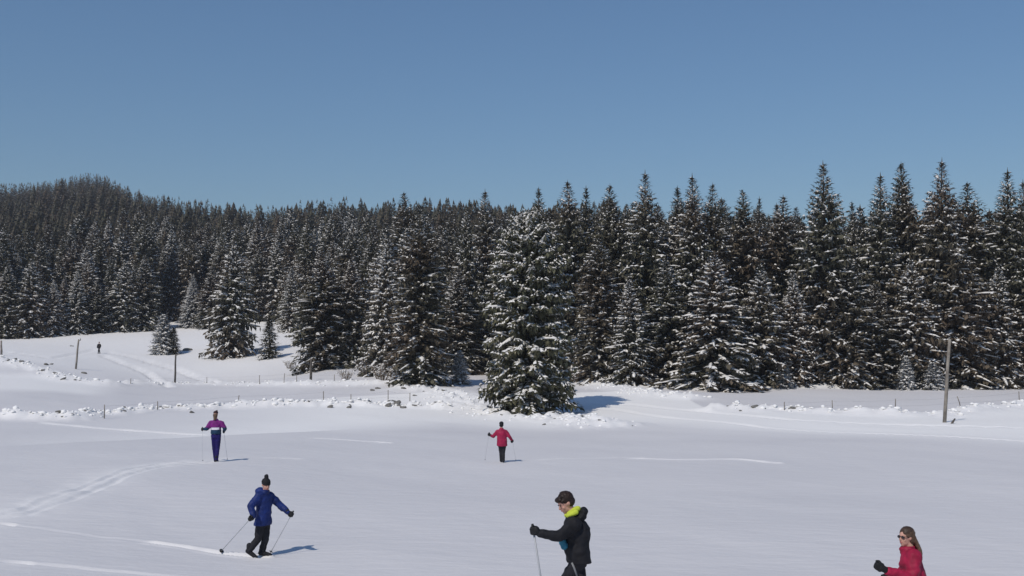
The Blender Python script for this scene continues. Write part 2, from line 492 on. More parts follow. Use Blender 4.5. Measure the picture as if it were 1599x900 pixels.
# ------------------------------------------------------------------ spruce builder
def spruce(seed, Ht, Rad, snow=0.6, shape='cone', gap=0.42, full=1.0, upswept=0.0, patch=0.48, fine=1.7, dry=.62, wild=0.05, needles=None):
    rn = random.Random(seed)
    tv, tf, cv, cf, sv, sf = [], [], [], [], [], []
    n = 9
    lean = [(rn.uniform(-.02, .02) * Ht * (i / n) ** 2, rn.uniform(-.02, .02) * Ht * (i / n) ** 2) for i in range(n + 1)]
    lx, ly = rn.uniform(-.012, .012) * Ht, rn.uniform(-.012, .012) * Ht
    axis = lambda t: Vector((lx * t * t, ly * t * t, Ht * t))
    r0 = 0.011 * Ht + 0.05
    tube(tv, tf, [axis(i / n) - Vector((0, 0, .5 if i == 0 else 0)) for i in range(n + 1)], [r0 * (1 - i / n) ** .8 + .012 for i in range(n + 1)], 7)
    lump = [rn.uniform(.86, 1.12) for _ in range(14)]
    ang0 = rn.uniform(0, 6.28)
    azl = [rn.uniform(.86, 1.12) for _ in range(8)]

    def env(t):
        if shape == 'cone': e = min(1.9 * (1 - t), .72 + .42 * (1 - t)) * (.92 if t < .06 else 1)
        elif shape == 'dome': e = (.80 * (1 - t ** 4.5) ** .60 + .20 * max(0, 1 - t / .25) ** 1.3)
        elif shape == 'narrow': e = min(3.0 * (1 - t), .80 + .25 * (1 - t)) * .95
        else: e = (1 - t) ** .8
        i = t * 13; a = int(i); fr = i - a
        return e * (lump[a] * (1 - fr) + lump[min(a + 1, 13)] * fr)

    z = 0.02 * Ht
    while z < Ht * 0.985:
        t = z / Ht
        nb = rn.randint(6, 9) if t < .9 else rn.randint(4, 6)
        if rn.random() > full: nb -= 2
        a0 = rn.uniform(0, 6.28)
        for bI in range(nb):
            az = a0 + bI * 6.283 / nb + rn.uniform(-.3, .3)
            k = int((az % 6.283) / 6.284 * 8)
            L = Rad * env(t) * azl[k] * rn.uniform(.80, 1.10) + .12 * (1 - t) + .06
            e = -0.12 + .62 * t ** 1.5 + rn.uniform(-.13, .13) + rn.gauss(0, wild) + upswept
            dx, dy = math.cos(az), math.sin(az)
            o = axis(t) + Vector((0, 0, rn.uniform(-.12, .12)))
            sag = rn.uniform(.22, .44) * (1 - .75 * t); tip = rn.uniform(.0, .10)

            def bp_(s):
                return o + Vector((dx * L * s * math.cos(e), dy * L * s * math.cos(e),
                                   L * (s * math.sin(e) - sag * s * s + tip * s ** 4)))
            lat = Vector((-dy, dx, 0)); out = Vector((dx, dy, 0))
            nt_ = int((4 + L * 3.4) * fine)
            for q in range(nt_):
                s = .14 + .86 * (q + rn.random()) / nt_
                s = min(s, 1.0)
                p = bp_(s)
                side = 1 if q % 2 else -1
                if rn.random() < .26: dv = Vector((rn.uniform(-.3, .3), rn.uniform(-.3, .3), -1)) + out * .25
                else: dv = lat * side * rn.uniform(.5, 1) + out * rn.uniform(.35, 1.0) + Vector((0, 0, rn.uniform(-.75, .15)))
                dv.normalize()
                l = min(max((.20 + .34 * (1 - s)) * L * rn.uniform(.7, 1.25) / fine ** .5, .16), 1.05 / fine ** .5)
                w = l * rn.uniform(.17, .30)
                wv = dv.cross(Vector((rn.uniform(-.5, .5), rn.uniform(-.5, .5), 1))).normalized() * w
                m = p + dv * l * .45
                b0 = len(cv)
                cv += [tuple(p), tuple(m + wv), tuple(p + dv * l + Vector((0, 0, -.1 * l))), tuple(m - wv + Vector((0, 0, -.25 * w)))]
                cf.append((b0, b0 + 1, b0 + 2, b0 + 3))
                if rn.random() < patch * snow * (1.15 - dry * t) and dv.z > -.6:
                    b0 = len(sv); u = Vector((0, 0, .05 + .05 * rn.random())); sh = rn.uniform(.5, .85)
                    q0 = p + dv * l * .15 + u; q1 = p + dv * l * .9 + u * .6
                    sv += [tuple(q0), tuple(m + wv * sh + u * .5), tuple(q1), tuple(m - wv * sh + u * .5), tuple(m + u * 1.9)]
                    sf += [(b0, b0 + 1, b0 + 4), (b0 + 1, b0 + 2, b0 + 4), (b0 + 2, b0 + 3, b0 + 4), (b0 + 3, b0, b0 + 4)]
            # end tuft
            p = bp_(1.0); b0 = len(cv); wv = lat * .12
            dv = out * .3 + Vector((0, 0, rn.uniform(-.12, .15)))
            cv += [tuple(p - out * .15), tuple(p + wv), tuple(p + dv), tuple(p - wv)]
            cf.append((b0, b0 + 1, b0 + 2, b0 + 3))
            # snow lying along the branch
            if L > .3 and rn.random() < snow * (1.15 - dry * t):
                s0 = rn.uniform(.15, .55); s1 = min(1.02, s0 + rn.uniform(.3, .75))
                ns = 4; w = (.05 + .048 * L) * rn.uniform(.5, 1.4); hh = rn.uniform(.06, .15)
                b0 = len(sv)
                for i in range(ns + 1):
                    s = s0 + (s1 - s0) * i / ns
                    k = math.sin(math.pi * (i + .35) / (ns + .7)) * rn.uniform(.75, 1.25)
                    p = bp_(s) + lat * rn.uniform(-.05, .05) + Vector((0, 0, .03))
                    sv += [tuple(p + lat * w * k), tuple(p + Vector((0, 0, hh * k))), tuple(p - lat * w * k), tuple(p - Vector((0, 0, .06 * k)))]
                for i in range(ns):
                    for c in range(4):
                        c2 = (c + 1) % 4
                        sf.append((b0 + i * 4 + c, b0 + i * 4 + c2, b0 + i * 4 + 4 + c2, b0 + i * 4 + 4 + c))
                sf += [(b0, b0 + 3, b0 + 2, b0 + 1), tuple(b0 + ns * 4 + c for c in range(4))]
        z += gap * rn.uniform(.75, 1.25) * (1.0 - .58 * t)
    # leader
    top = axis(1.0)
    for k in range(5):
        a = k * 1.257; b0 = len(cv); p = axis(.955); dv = Vector((math.cos(a) * .10, math.sin(a) * .10, 0))
        cv += [tuple(p), tuple(p + dv + Vector((0, 0, .2))), tuple(top + Vector((0, 0, .15))), tuple(p - dv * .3 + Vector((0, 0, .25)))]
        cf.append((b0, b0 + 1, b0 + 2, b0 + 3))
    return (mesh_py("trunk", tv, tf, M_BARK, True), mesh_py("crown", cv, cf, needles or M_NEEDLE), mesh_py("snow", sv, sf, M_TSNOW, True), Ht, Rad)


# models: (kind) -> trunk, crown, snow, height, radius
MODELS = {
    'dark': [spruce(1, 18, 2.9, .55, 'cone', .40, dry=.6), spruce(2, 18, 2.5, .44, 'narrow', .42, dry=.65), spruce(3, 18, 3.3, .56, 'cone', .44, dry=.6)],
    'tall': [spruce(4, 21, 3.0, .62, 'cone', .46, dry=.85), spruce(5, 21, 2.6, .54, 'narrow', .46, dry=.9), spruce(6, 21, 3.4, .66, 'cone', .48, dry=.85), spruce(16, 21, 3.2, .5, 'narrow', .47, dry=.95)],
    'snowy': [spruce(7, 13, 3.0, .85, 'tri', .40, patch=.42, dry=.4), spruce(8, 13, 3.4, .95, 'tri', .40, patch=.46, dry=.35, wild=.1), spruce(9, 13, 2.7, .82, 'cone', .40, patch=.42, dry=.45)],
    'slim': [spruce(10, 17, 2.0, .5, 'narrow', .42, .8, dry=.95), spruce(13, 17, 2.2, .45, 'cone', .44, .8, dry=.95)],
    'frosty': [spruce(30, 13, 2.6, .9, 'tri', .40, patch=.6, dry=.3, needles=M_FROST)],
    'young': [spruce(11, 4.5, 1.2, 1.0, 'tri', .18, patch=2.4, fine=1.5, dry=.1, needles=M_FROST), spruce(12, 4.5, 1.0, .3, 'tri', .2, fine=1.2)],
}


def plant(name, model, x, y, height, width, label, cat, group, rz=None, leanx=0.0):
    tr, cr, sn, h0, r0 = model
    o = empty(name, (x, y, gz(x, y) - .05), random.uniform(0, 6.28) if rz is None else rz, label, cat, group)
    s = height / h0
    sx = s * random.uniform(.85, 1.3) if width is None else (width / 2) / r0
    sx = min(max(sx, s * .6), s * 1.9)
    o.scale = (sx, sx, s)
    o.rotation_euler = (random.gauss(0, .012), random.gauss(0, .012), o.rotation_euler.z)
    link("trunk", tr, o); link("crown", cr, o); link("snow", sn, o)["kind"] = "stuff"
    return o


PLANTED = []      # (x, y, radius) of hand-set trees


def front_tree(px, top, base, kind, var, wpx, label, group='spruces along the forest edge', d=None, name='spruce_tree'):
    p = hit(px, base) if d is None else gpt(px, d)
    s = F_PX / p.y
    htop = P(px, top, p.y).z
    h = max(1.0, htop - gz(p.x, p.y))
    PLANTED.append((p.x, p.y, wpx / s / 2 if wpx else 2.2, px, top))
    return plant(name, MODELS[kind][var], p.x, p.y, h, wpx / s * (1.2 if kind in ('tall', 'slim') else 1.1) if wpx else None, label, 'tree', group)


# the big snowy spruce standing in front of the forest
hero_model = spruce(21, 15.2, 4.0, .55, 'dome', .26, 1.0, .16, patch=.85, fine=3.0, dry=.12, wild=.30, needles=M_NEEDLE_PALE)
hp = hit(824, 650)
hz = gz(hp.x, hp.y)
plant('spruce_tree', hero_model, hp.x, hp.y, P(838, 332, hp.y).z - hz, 7.7,
      'large round-topped snow-laden spruce standing alone before the forest', 'tree', None, rz=.6)
PLANTED.append((hp.x, hp.y, 4.2, 824, 332))

FT = front_tree
# ---- left, behind the snow slope
FT(254, 492, 553, 'young', 0, 42, 'small snow-covered spruce alone on the white slope at left')
FT(271, 512, 553, 'young', 1, 24, 'dark spruce shape added for the shaded right side of the small snowy spruce')  # added dark tree, stands in for shade on its neighbour's right
FT(420, 497, 560, 'young', 1, 34, 'small dark blue-green spruce alone between two larger trees on the slope')
FT(360, 372, 557, 'snowy', 2, 70, 'medium snow-flecked spruce at the right end of the left slope')
FT(508, 388, 576, 'dark', 2, 92, 'broad dark spruce behind the short leaning post, left of centre')
FT(552, 392, 572, 'dark', 0, 64, 'shaded dark spruce close behind the broad one left of centre', d=127)
FT(598, 372, 592, 'snowy', 0, 86, 'spruce with long snow-laden boughs beside the snowy thicket', d=114)
FT(655, 342, 602, 'dark', 1, 92, 'tall dark spruce standing just left of the big lone spruce')
FT(718, 415, 592, 'dark', 0, 70, 'spruce in the gap left of the big lone tree', d=122)
FT(300, 430, 509, 'frosty', 0, 46, 'pale frosted spruce at the upper rim of the left slope', d=206)
FT(222, 395, 514, 'dark', 0, 54, 'dark spruce at the top of the left slope, above the far walker', d=203)
FT(190, 404, 516, 'snowy', 2, 52, 'snow-streaked spruce at the top of the left slope', d=201)
FT(152, 436, 520, 'dark', 2, 50, 'low dark spruce where the slope meets the forest, above the far walker', d=199)
FT(118, 420, 524, 'snowy', 0, 50, 'bright snowy spruce on the left forest edge', d=196)
FT(82, 436, 528, 'snowy', 1, 50, 'low snow-heavy spruce on the left forest edge', d=193)
FT(45, 402, 530, 'snowy', 2, 56, 'pointed snow-tipped spruce near the left end of the forest edge', d=191)
FT(10, 408, 531, 'dark', 0, 54, 'dark spruce at the far left end of the forest edge', d=190)
FT(-28, 400, 532, 'dark', 2, 56, 'dark spruce cut off by the left side', d=190)
FT(455, 415, 520, 'snowy', 0, 50, 'snow-flecked spruce behind the broad dark tree left of centre', d=186)
FT(330, 415, 511, 'dark', 0, 50, 'dark spruce behind the right end of the left slope', d=204)
# ---- right wall of the forest, tall ones on the skyline
SKY = 'tall spruces on the right skyline'
for px, top, d, kind, var, w, lab in [
    (630, 300, 150, 'tall', 1, 60, 'spire rising clear of the treetops left of the big lone spruce'),
    (757, 295, 135, 'tall', 0, 66, 'tall spruce on the skyline just left of the big lone tree'),
    (841, 293, 118, 'slim', 0, 46, 'slim spire showing above the big lone spruce'),
    (893, 280, 113, 'tall', 1, 66, 'slender tall spruce just right of the big lone spruce'),
    (918, 290, 118, 'slim', 1, 56, 'slim spruce behind the tree right of the big lone one'),
    (953, 287, 112, 'tall', 3, 70, 'narrow-topped spruce two along from the big lone spruce'),
    (1010, 265, 109, 'tall', 2, 88, 'broad-shouldered tall spruce with a thin leader, right of centre'),
    (1056, 291, 114, 'slim', 0, 50, 'slim spire between two tall spruces right of centre'),
    (1084, 270, 108, 'tall', 0, 84, 'dense pointed spruce, second tall one right of centre'),
    (1110, 286, 110, 'tall', 1, 60, 'spruce close against the dense pointed one right of centre'),
    (1162, 296, 112, 'tall', 3, 76, 'flat-shouldered spruce in the dip of the right skyline'),
    (1184, 307, 118, 'slim', 1, 44, 'small spire in the dip of the right skyline'),
    (1226, 304, 113, 'tall', 1, 74, 'twin-looking spruce left of the tallest dark one'),
    (1291, 250, 105, 'tall', 2, 100, 'tallest dark spruce with tiered top, right of the skyline dip'),
    (1334, 314, 116, 'slim', 0, 44, 'short spire right of the tallest dark spruce'),
    (1376, 270, 107, 'tall', 0, 80, 'pointed spruce, first of three high tops on the right'),
    (1411, 252, 109, 'tall', 3, 76, 'open-tiered spruce, middle of three high tops on the right'),
    (1464, 247, 106, 'tall', 2, 96, 'broad dark spruce, last of three high tops on the right'),
    (1516, 284, 108, 'tall', 1, 84, 'rusty-tinged spruce beyond the three high tops on the right'),
    (1571, 263, 108, 'tall', 0, 84, 'high spruce near the right side of the picture'),
    (1606, 280, 107, 'tall', 2, 84, 'tall spruce cut off by the right side'),
    (1655, 262, 108, 'tall', 0, 84, 'tall spruce just past the right side')]:
    FT(px, top, 0, kind, var, w, lab, SKY, d=d)
# ---- right wall, front row at the edge of the field
for px, top, d, kind, var, w, lab in [
    (935, 370, 104, 'dark', 1, 76, 'dark low-snow spruce next to the blue shadow of the big tree'),
    (985, 430, 101, 'snowy', 0, 90, 'low snowy spruce near the heap right of the big tree'),
    (1045, 400, 103, 'dark', 2, 92, 'dark spruce behind the low snowy ones right of centre'),
    (1112, 392, 100, 'snowy', 1, 150, 'broadest snow-laden spruce of the right forest edge'),
    (1190, 410, 102, 'snowy', 2, 96, 'snow-striped spruce right of the broadest snow-laden one'),
    (1240, 420, 103, 'snowy', 0, 88, 'snow-striped spruce left of the tallest dark tree'),
    (1318, 395, 104, 'dark', 0, 92, 'dark front spruce below the short spire'),
    (1368, 440, 104, 'dark', 2, 90, 'dark front spruce below three high tops'),
    (1425, 400, 104, 'snowy', 2, 92, 'snow-striped spruce left of the tall pole'),
    (1500, 350, 105, 'dark', 2, 112, 'brownish spruce right behind the tall pole'),
    (1560, 410, 105, 'snowy', 0, 96, 'snowy front spruce right of the tall pole'),
    (1620, 400, 105, 'dark', 0, 96, 'dark front spruce at the right end'),
    ]:
    FT(px, top, 0, kind, var, w, lab, d=d)
FT(1414, 556, 606, 'young', 0, 34, 'white snow-plastered sapling in front of the right forest', d=101.5)
FT(1456, 566, 606, 'young', 0, 40, 'low snowy sapling just left of the tall pole', d=101)
FT(1440, 572, 606, 'young', 1, 26, 'dark sapling between two snowy ones left of the tall pole', d=102)
FT(718, 548, 596, 'young', 0, 34, 'snowy sapling in the bright gap left of the big lone spruce', d=104)
FT(1222, 566, 606, 'young', 0, 40, 'snowy sapling at the foot of the right forest', d=100.5)

# ------------------------------------------------------------------ the forest behind
edge_px = np.array([-300, 0, 150, 230, 300, 370, 455, 520, 580, 650, 740, 800, 900, 1000, 1100, 1300, 1600, 1900])
edge_d = np.array([192, 193, 203, 210, 214, 212, 200, 158, 132, 126, 126, 112, 110, 108, 109, 110, 110, 110])
rim_d = np.array([720, 690, 740, 690, 640, 590, 560, 520, 500, 480, 450, 440, 390, 320, 270, 215, 200, 200])


def forest_points():
    pts = []
    y = 104.0
    while y < 745:
        cell = 4.3 if y < 200 else (4.9 if y < 330 else 5.8)
        xm = 0.56 * y
        for x in np.arange(-xm, xm, cell):
            xx = x + random.uniform(-.42, .42) * cell; yy = y + random.uniform(-.42, .42) * cell
            px = xx / yy * F_PX + W / 2
            if px < -170 or px > 1750: continue
            if yy < np.interp(px, edge_px, edge_d) or yy > np.interp(px, edge_px, rim_d): continue
            pts.append((xx, yy, px))
        y += cell
    pts.sort(key=lambda p: p[1])
    return pts


ptsF = [p for p in forest_points() if all((p[0] - q[0]) ** 2 + (p[1] - q[1]) ** 2 > (1.6 + .3 * q[2]) ** 2 for q in PLANTED)]
fz = ground(np.array([p[0] for p in ptsF]), np.array([p[1] for p in ptsF]))
cap_px = np.array([-200, 0, 60, 100, 130, 160, 200, 260, 300, 340, 380, 420, 460, 500, 550, 600, 680, 720, 800, 860, 900, 960, 1020, 1100, 1160, 1220, 1330, 1400, 1500, 1600, 1800])
cap_py = np.array([290, 289, 286, 279, 272, 276, 299, 312, 314, 319, 325, 325, 316, 315, 312, 311, 313, 316, 318, 312, 305, 303, 305, 306, 308, 312, 320, 315, 305, 300, 300])
buf = np.full(2000, 900.0)          # nearest skyline so far, per photo column
for q in PLANTED:
    hw = max(3, int(q[2] * F_PX / q[1] * .45))
    c0 = int(q[3]) + 200
    for cx in range(max(0, c0 - hw), min(2000, c0 + hw)):
        buf[cx] = min(buf[cx], q[4] + 30 + abs(cx - c0) * 2.6)
cands = []
for (x, y, px), z in zip(ptsF, fz):
    hgt = random.gauss(16.5, 2.2) if y > 180 else random.gauss(16.0, 2.4)
    if random.random() < .09: hgt *= .6
    if y > 300 and random.random() < .10: continue
    hgt = min(max(hgt, 7), 22)
    capy = float(np.interp(px, cap_px, cap_py)) + (8 if px > 800 else 0) + random.choice((-8, -5, -1, 2, 4, 7, 10, 14)) * (.5 if y > 480 else 1.0 if y > 250 else 1.3)
    hmax = P(px, capy, y).z - z
    if hmax < 6: continue
    hgt = min(hgt, hmax)
    tx, ty = project(x, y, z + hgt)
    hw = max(2, int(1.2 * F_PX / y))
    c0 = int(tx) + 200
    lo, hi = max(0, c0 - hw), min(2000, c0 + hw)
    if lo >= hi: continue
    vis = float(np.max(buf[lo:hi])) - ty
    if vis < -3: continue
    for cx in range(lo, hi):
        buf[cx] = min(buf[cx], ty + 14 + abs(cx - c0) * 2.2)
    cands.append([x, y, z, hgt, px, hgt * F_PX / y, vis])
inframe = sorted([c for c in cands if -40 < c[4] < 1640], key=lambda c: -(c[5] * .5 + min(c[6], c[5])))
N_IND = 300 - len(PLANTED)
keep = {id(c) for c in inframe[:N_IND]}
MARKS = [(-30, 'at the left side of the picture'), (75, 'between the left side and the far walker'), (154, 'above the far walker'), (205, 'above the bare slope right of the far walker'),
         (258, 'above the small snow-covered spruce'), (308, 'above the gap beside the medium snow-flecked spruce'), (360, 'behind the medium snow-flecked spruce'),
         (420, 'above the small dark blue-green spruce'), (465, 'left of the broad dark spruce'), (508, 'behind the broad dark spruce'), (556, 'right of the broad dark spruce'),
         (600, 'behind the snowy thicket'), (655, 'behind the tall dark spruce left of centre'), (718, 'above the bright gap'), (775, 'left of the big lone spruce'),
         (830, 'behind the big lone spruce'), (905, 'above the blue shadow of the lone spruce'), (960, 'left of the broad-shouldered spruce'), (1010, 'behind the broad-shouldered spruce'),
         (1084, 'behind the dense pointed spruce'), (1140, 'right of the dense pointed spruce'), (1190, 'below the dip of the right skyline'), (1245, 'left of the tallest dark spruce'),
         (1291, 'behind the tallest dark spruce'), (1335, 'right of the tallest dark spruce'), (1376, 'behind the first of three high tops'), (1411, 'behind the middle of three high tops'),
         (1464, 'behind the last of three high tops'), (1516, 'behind the rusty-tinged spruce'), (1560, 'behind the high spruce near the right side'), (1625, 'at the right side of the picture')]
ORD = ['first', 'second', 'third', 'fourth', 'fifth', 'sixth', 'seventh', 'eighth', 'ninth', 'tenth'] + ['%dth' % i for i in range(11, 60)]
ADJ = {'dark': 'dark', 'tall': 'tall', 'snowy': 'snow-streaked', 'slim': 'slim'}
count = {}
for c in cands:                                    # nearest first
    if id(c) not in keep: continue
    x, y, z, h, px = c[:5]
    kind = random.choices(['dark', 'tall', 'snowy', 'slim'], [5, 2, 1.8, 1.2] if px > 700 else [6, 1.4, 1.9, 1.8])[0]
    mark = min(MARKS, key=lambda m: abs(m[0] - px))[1]
    k = count.get(mark, 0); count[mark] = k + 1
    plant('spruce_tree', random.choice(MODELS[kind]), x, y, h, None, ADJ[kind] + ' forest spruce ' + mark + ', ' + ORD[k] + ' one back', 'tree', 'spruces inside the forest')


def far_template(seed, nw, nbr, kites):
    """unit-height light spruce for trees beyond the counted ones"""
    rn = random.Random(seed)
    v, f, mi = [], [], []
    for i in range(nw):
        for k in range(nbr):
            t = .12 + .86 * (i + rn.random()) / nw
            az = rn.uniform(0, 6.283); L = .15 * (1 - t) ** .75 * rn.uniform(.7, 1.2) + .008
            e = -.5 + 1.1 * t + rn.uniform(-.2, .2)
            d0 = Vector((math.cos(az), math.sin(az), 0)); lat = Vector((-d0.y, d0.x, 0))
            o = Vector((0, 0, t))
            tip = o + d0 * L * math.cos(e) + Vector((0, 0, L * math.sin(e) - .01))
            mid = o.lerp(tip, .6) + Vector((0, 0, .006))
            w = L * rn.uniform(.25, .42)
            b0 = len(v)
            v += [tuple(o), tuple(mid + lat * w - Vector((0, 0, .018))), tuple(tip - Vector((0, 0, .01))), tuple(mid - lat * w - Vector((0, 0, .018)))]
            f += [(b0, b0 + 1, b0 + 2), (b0, b0 + 2, b0 + 3)]; mi += [0, 0]
            if kites:
                b0 = len(v)
                v += [tuple(mid), tuple(mid + lat * w * .8 + Vector((0, 0, -.05))), tuple(tip + Vector((0, 0, -.05)))]
                f.append((b0, b0 + 1, b0 + 2)); mi.append(0)
            if rn.random() < .46 - .24 * t:
                b0 = len(v); u = Vector((0, 0, .006)); p0 = o.lerp(tip, .45)
                v += [tuple(p0 + u), tuple(mid + lat * w * .5 + u * .4), tuple(tip + u), tuple(mid - lat * w * .5 + u * .4)]
                f += [(b0, b0 + 1, b0 + 2), (b0, b0 + 2, b0 + 3)]; mi += [1, 1]
    b0 = len(v)
    v += [(.012, 0, .9), (-.006, .01, .9), (-.006, -.01, .9), (0, 0, 1.0)]
    f += [(b0, b0 + 1, b0 + 3), (b0 + 1, b0 + 2, b0 + 3), (b0 + 2, b0, b0 + 3)]; mi += [0, 0, 0]
    return np.array(v), np.array(f), np.array(mi)


TPL = [[far_template(100 + i, 16, 8, True) for i in range(4)], [far_template(120 + i, 12, 6, False) for i in range(3)]]
VV, FF, MI, off = [], [], [], 0
nfar = 0
for c in cands:
    if id(c) in keep: continue
    x, y, z, h, px = c[:5]
    v, f, m = random.choice(TPL[0] if y < 420 else TPL[1])
    a = random.uniform(0, 6.28); w = h * random.uniform(1.15, 1.65)
    ca, sa = math.cos(a) * w, math.sin(a) * w
    VV.append(np.stack([x + v[:, 0] * ca - v[:, 1] * sa, y + v[:, 0] * sa + v[:, 1] * ca, z - .2 + v[:, 2] * h], 1))
    FF.append(f + off); MI.append(m); off += len(v); nfar += 1
VV, FF, MI = np.concatenate(VV), np.concatenate(FF), np.concatenate(MI)
me = bpy.data.meshes.new("distant_forest")
me.vertices.add(len(VV)); me.vertices.foreach_set("co", VV.ravel())
me.loops.add(FF.size); me.loops.foreach_set("vertex_index", FF.ravel().astype(np.int32))
me.polygons.add(len(FF)); me.polygons.foreach_set("loop_start", (np.arange(len(FF)) * 3).astype(np.int32))
me.materials.append(M_NEEDLE); me.materials.append(M_TSNOW)
me.polygons.foreach_set("material_index", MI.astype(np.int32))
me.update(calc_edges=True)
o = link("distant_forest", me)
tag(o, 'far wooded hillside of dark snow-dusted spruces rising to the skyline', 'forest', kind='stuff')
print("trees:", len(cands), "individual", len(keep) + len(PLANTED), "stuff", nfar, "tris", len(FF))

#PEOPLE_AND_SMALL
# ------------------------------------------------------------------ people
def fabric(name, c, var=.25, rough=.75, bump=.25):
    lo = tuple(x * (1 - var) for x in c); hi = tuple(min(1, x * (1 + var)) for x in c)
    return noise_mat(name, lo, hi, 6.0, rough, bump, 30.0, spec=.25, bdist=.01)


M_SKIN = noise_mat("skin", (.50, .27, .20), (.60, .33, .25), 9.0, .55, .1, 40.0, spec=.35)
M_BLACK = fabric("black_cloth", (.013, .013, .016), .3)
M_TROUSER = fabric("black_trouser_cloth", (.016, .016, .02), .3)
M_GLOVE = fabric("black_glove", (.012, .012, .013), .3, .6)
M_BLUE = fabric("blue_jacket_cloth", (.010, .024, .125), .25, .6)
M_RED = fabric("red_jacket_cloth", (.30, .012, .055), .2, .65)
M_RASP = fabric("raspberry_jacket_cloth", (.32, .012, .048), .25, .65)
M_PURPLE = fabric("purple_jacket_cloth", (.17, .014, .165), .2, .65)
M_WHITE = fabric("white_jacket_band", (.72, .70, .76), .05)
M_TEALDK = fabric("dark_teal_jacket_cloth", (.010, .035, .075), .2)
M_NAVY = fabric("navy_trouser_cloth", (.010, .006, .085), .2)
M_NEON = fabric("yellow_green_collar", (.52, .60, .06), .12)
M_TEAL = fabric("teal_cloth", (.03, .16, .24), .2)
M_HAIRDK = fabric("dark_hair", (.030, .018, .014), .4, .5)
M_HAIRBR = fabric("brown_hair", (.13, .080, .052), .5, .5)
M_GREYST = fabric("grey_stripe", (.22, .22, .22), .1)
M_LENS = noise_mat("dark_lens", (.012, .008, .010), (.02, .012, .012), 5.0, .15, spec=.6)
M_EYE = noise_mat("eye", (.03, .02, .02), (.05, .03, .03), 20.0, .3)
M_LIP = noise_mat("lips", (.42, .13, .12), (.50, .17, .15), 20.0, .5)
M_SHAFT = noise_mat("pole_shaft", (.34, .35, .37), (.44, .45, .47), 4.0, .4, spec=.5)
M_GRIP = fabric("pole_grip", (.02, .02, .02), .2, .6)
V3 = Vector


def add_ell(bm, c, rad, rot=None, sub=2):
    m = Matrix.Translation(c)
    if rot is not None: m = m @ rot.to_4x4()
    m = m @ Matrix.Diagonal((rad[0], rad[1], rad[2], 1))
    bmesh.ops.create_icosphere(bm, subdivisions=sub, radius=1.0, matrix=m)


def add_cap(bm, a, b_, ra, rb, n=14):
    a, b_ = V3(a), V3(b_)
    dv = b_ - a
    if dv.length > 1e-5:
        q = dv.to_track_quat('Z', 'Y').to_matrix().to_4x4()
        m = Matrix.Translation((a + b_) / 2) @ q
        bmesh.ops.create_cone(bm, cap_ends=True, segments=n, radius1=ra, radius2=rb, depth=dv.length, matrix=m)
    add_ell(bm, a, (ra,) * 3); add_ell(bm, b_, (rb,) * 3)


def add_chain(bm, pts, rads):
    for i in range(len(pts) - 1):
        add_cap(bm, pts[i], pts[i + 1], rads[i], rads[i + 1])


def add_loft(bm, rings, n=22):
    """rings: (centre, side vector, front vector); closed at both ends"""
    vs_ = []
    for c, u, v in rings:
        vs_.append([bm.verts.new(V3(c) + V3(u) * math.cos(2 * math.pi * k / n) + V3(v) * math.sin(2 * math.pi * k / n)) for k in range(n)])
    for a, c in zip(vs_[:-1], vs_[1:]):
        for k in range(n):
            bm.faces.new((a[k], a[(k + 1) % n], c[(k + 1) % n], c[k]))
    bm.faces.new(list(reversed(vs_[0]))); bm.faces.new(vs_[-1])


def remesh(bm, name, mats, parent, vox=.012, smooth=4, fold=0.0, ffreq=8.0, pick=None):
    """union of the rough shapes in bm as one continuous skin"""
    bmesh.ops.recalc_face_normals(bm, faces=bm.faces[:])
    me = bpy.data.meshes.new("tmp"); bm.to_mesh(me); bm.free()
    o = bpy.data.objects.new("tmp", me); COL.objects.link(o)
    md = o.modifiers.new("r", 'REMESH'); md.mode = 'VOXEL'; md.voxel_size = vox
    ms = o.modifiers.new("s", 'SMOOTH'); ms.factor = .5; ms.iterations = smooth
    dg = bpy.context.evaluated_depsgraph_get()
    out = bpy.data.meshes.new_from_object(o.evaluated_get(dg))
    bpy.data.objects.remove(o); bpy.data.meshes.remove(me)
    if fold:
        nr = [v.normal.copy() for v in out.vertices]
        for v, nn in zip(out.vertices, nr):
            p = v.co
            f = mnoise.noise(V3((p.x * ffreq, p.y * ffreq, p.z * ffreq * 1.7))) + .5 * mnoise.noise(p * ffreq * 2.4)
            v.co = p + nn * f * fold
    out.materials.clear()
    mats = mats if isinstance(mats, (list, tuple)) else [mats]
    for m in mats: out.materials.append(m)
    for p in out.polygons:
        p.use_smooth = True
        p.material_index = pick(p.center) if pick else 0
    out.name = name
    out.update()
    return link(name, out, parent)


def head_frame(fwd, up):
    f = V3(fwd).normalized(); l = V3(up).cross(f).normalized(); u = f.cross(l).normalized()
    return Matrix((( -l.x, f.x, u.x), (-l.y, f.y, u.y), (-l.z, f.z, u.z)))      # columns: right, front, up


def put(c, M, x, y, z):
    return V3(c) + M @ V3((x, y, z))


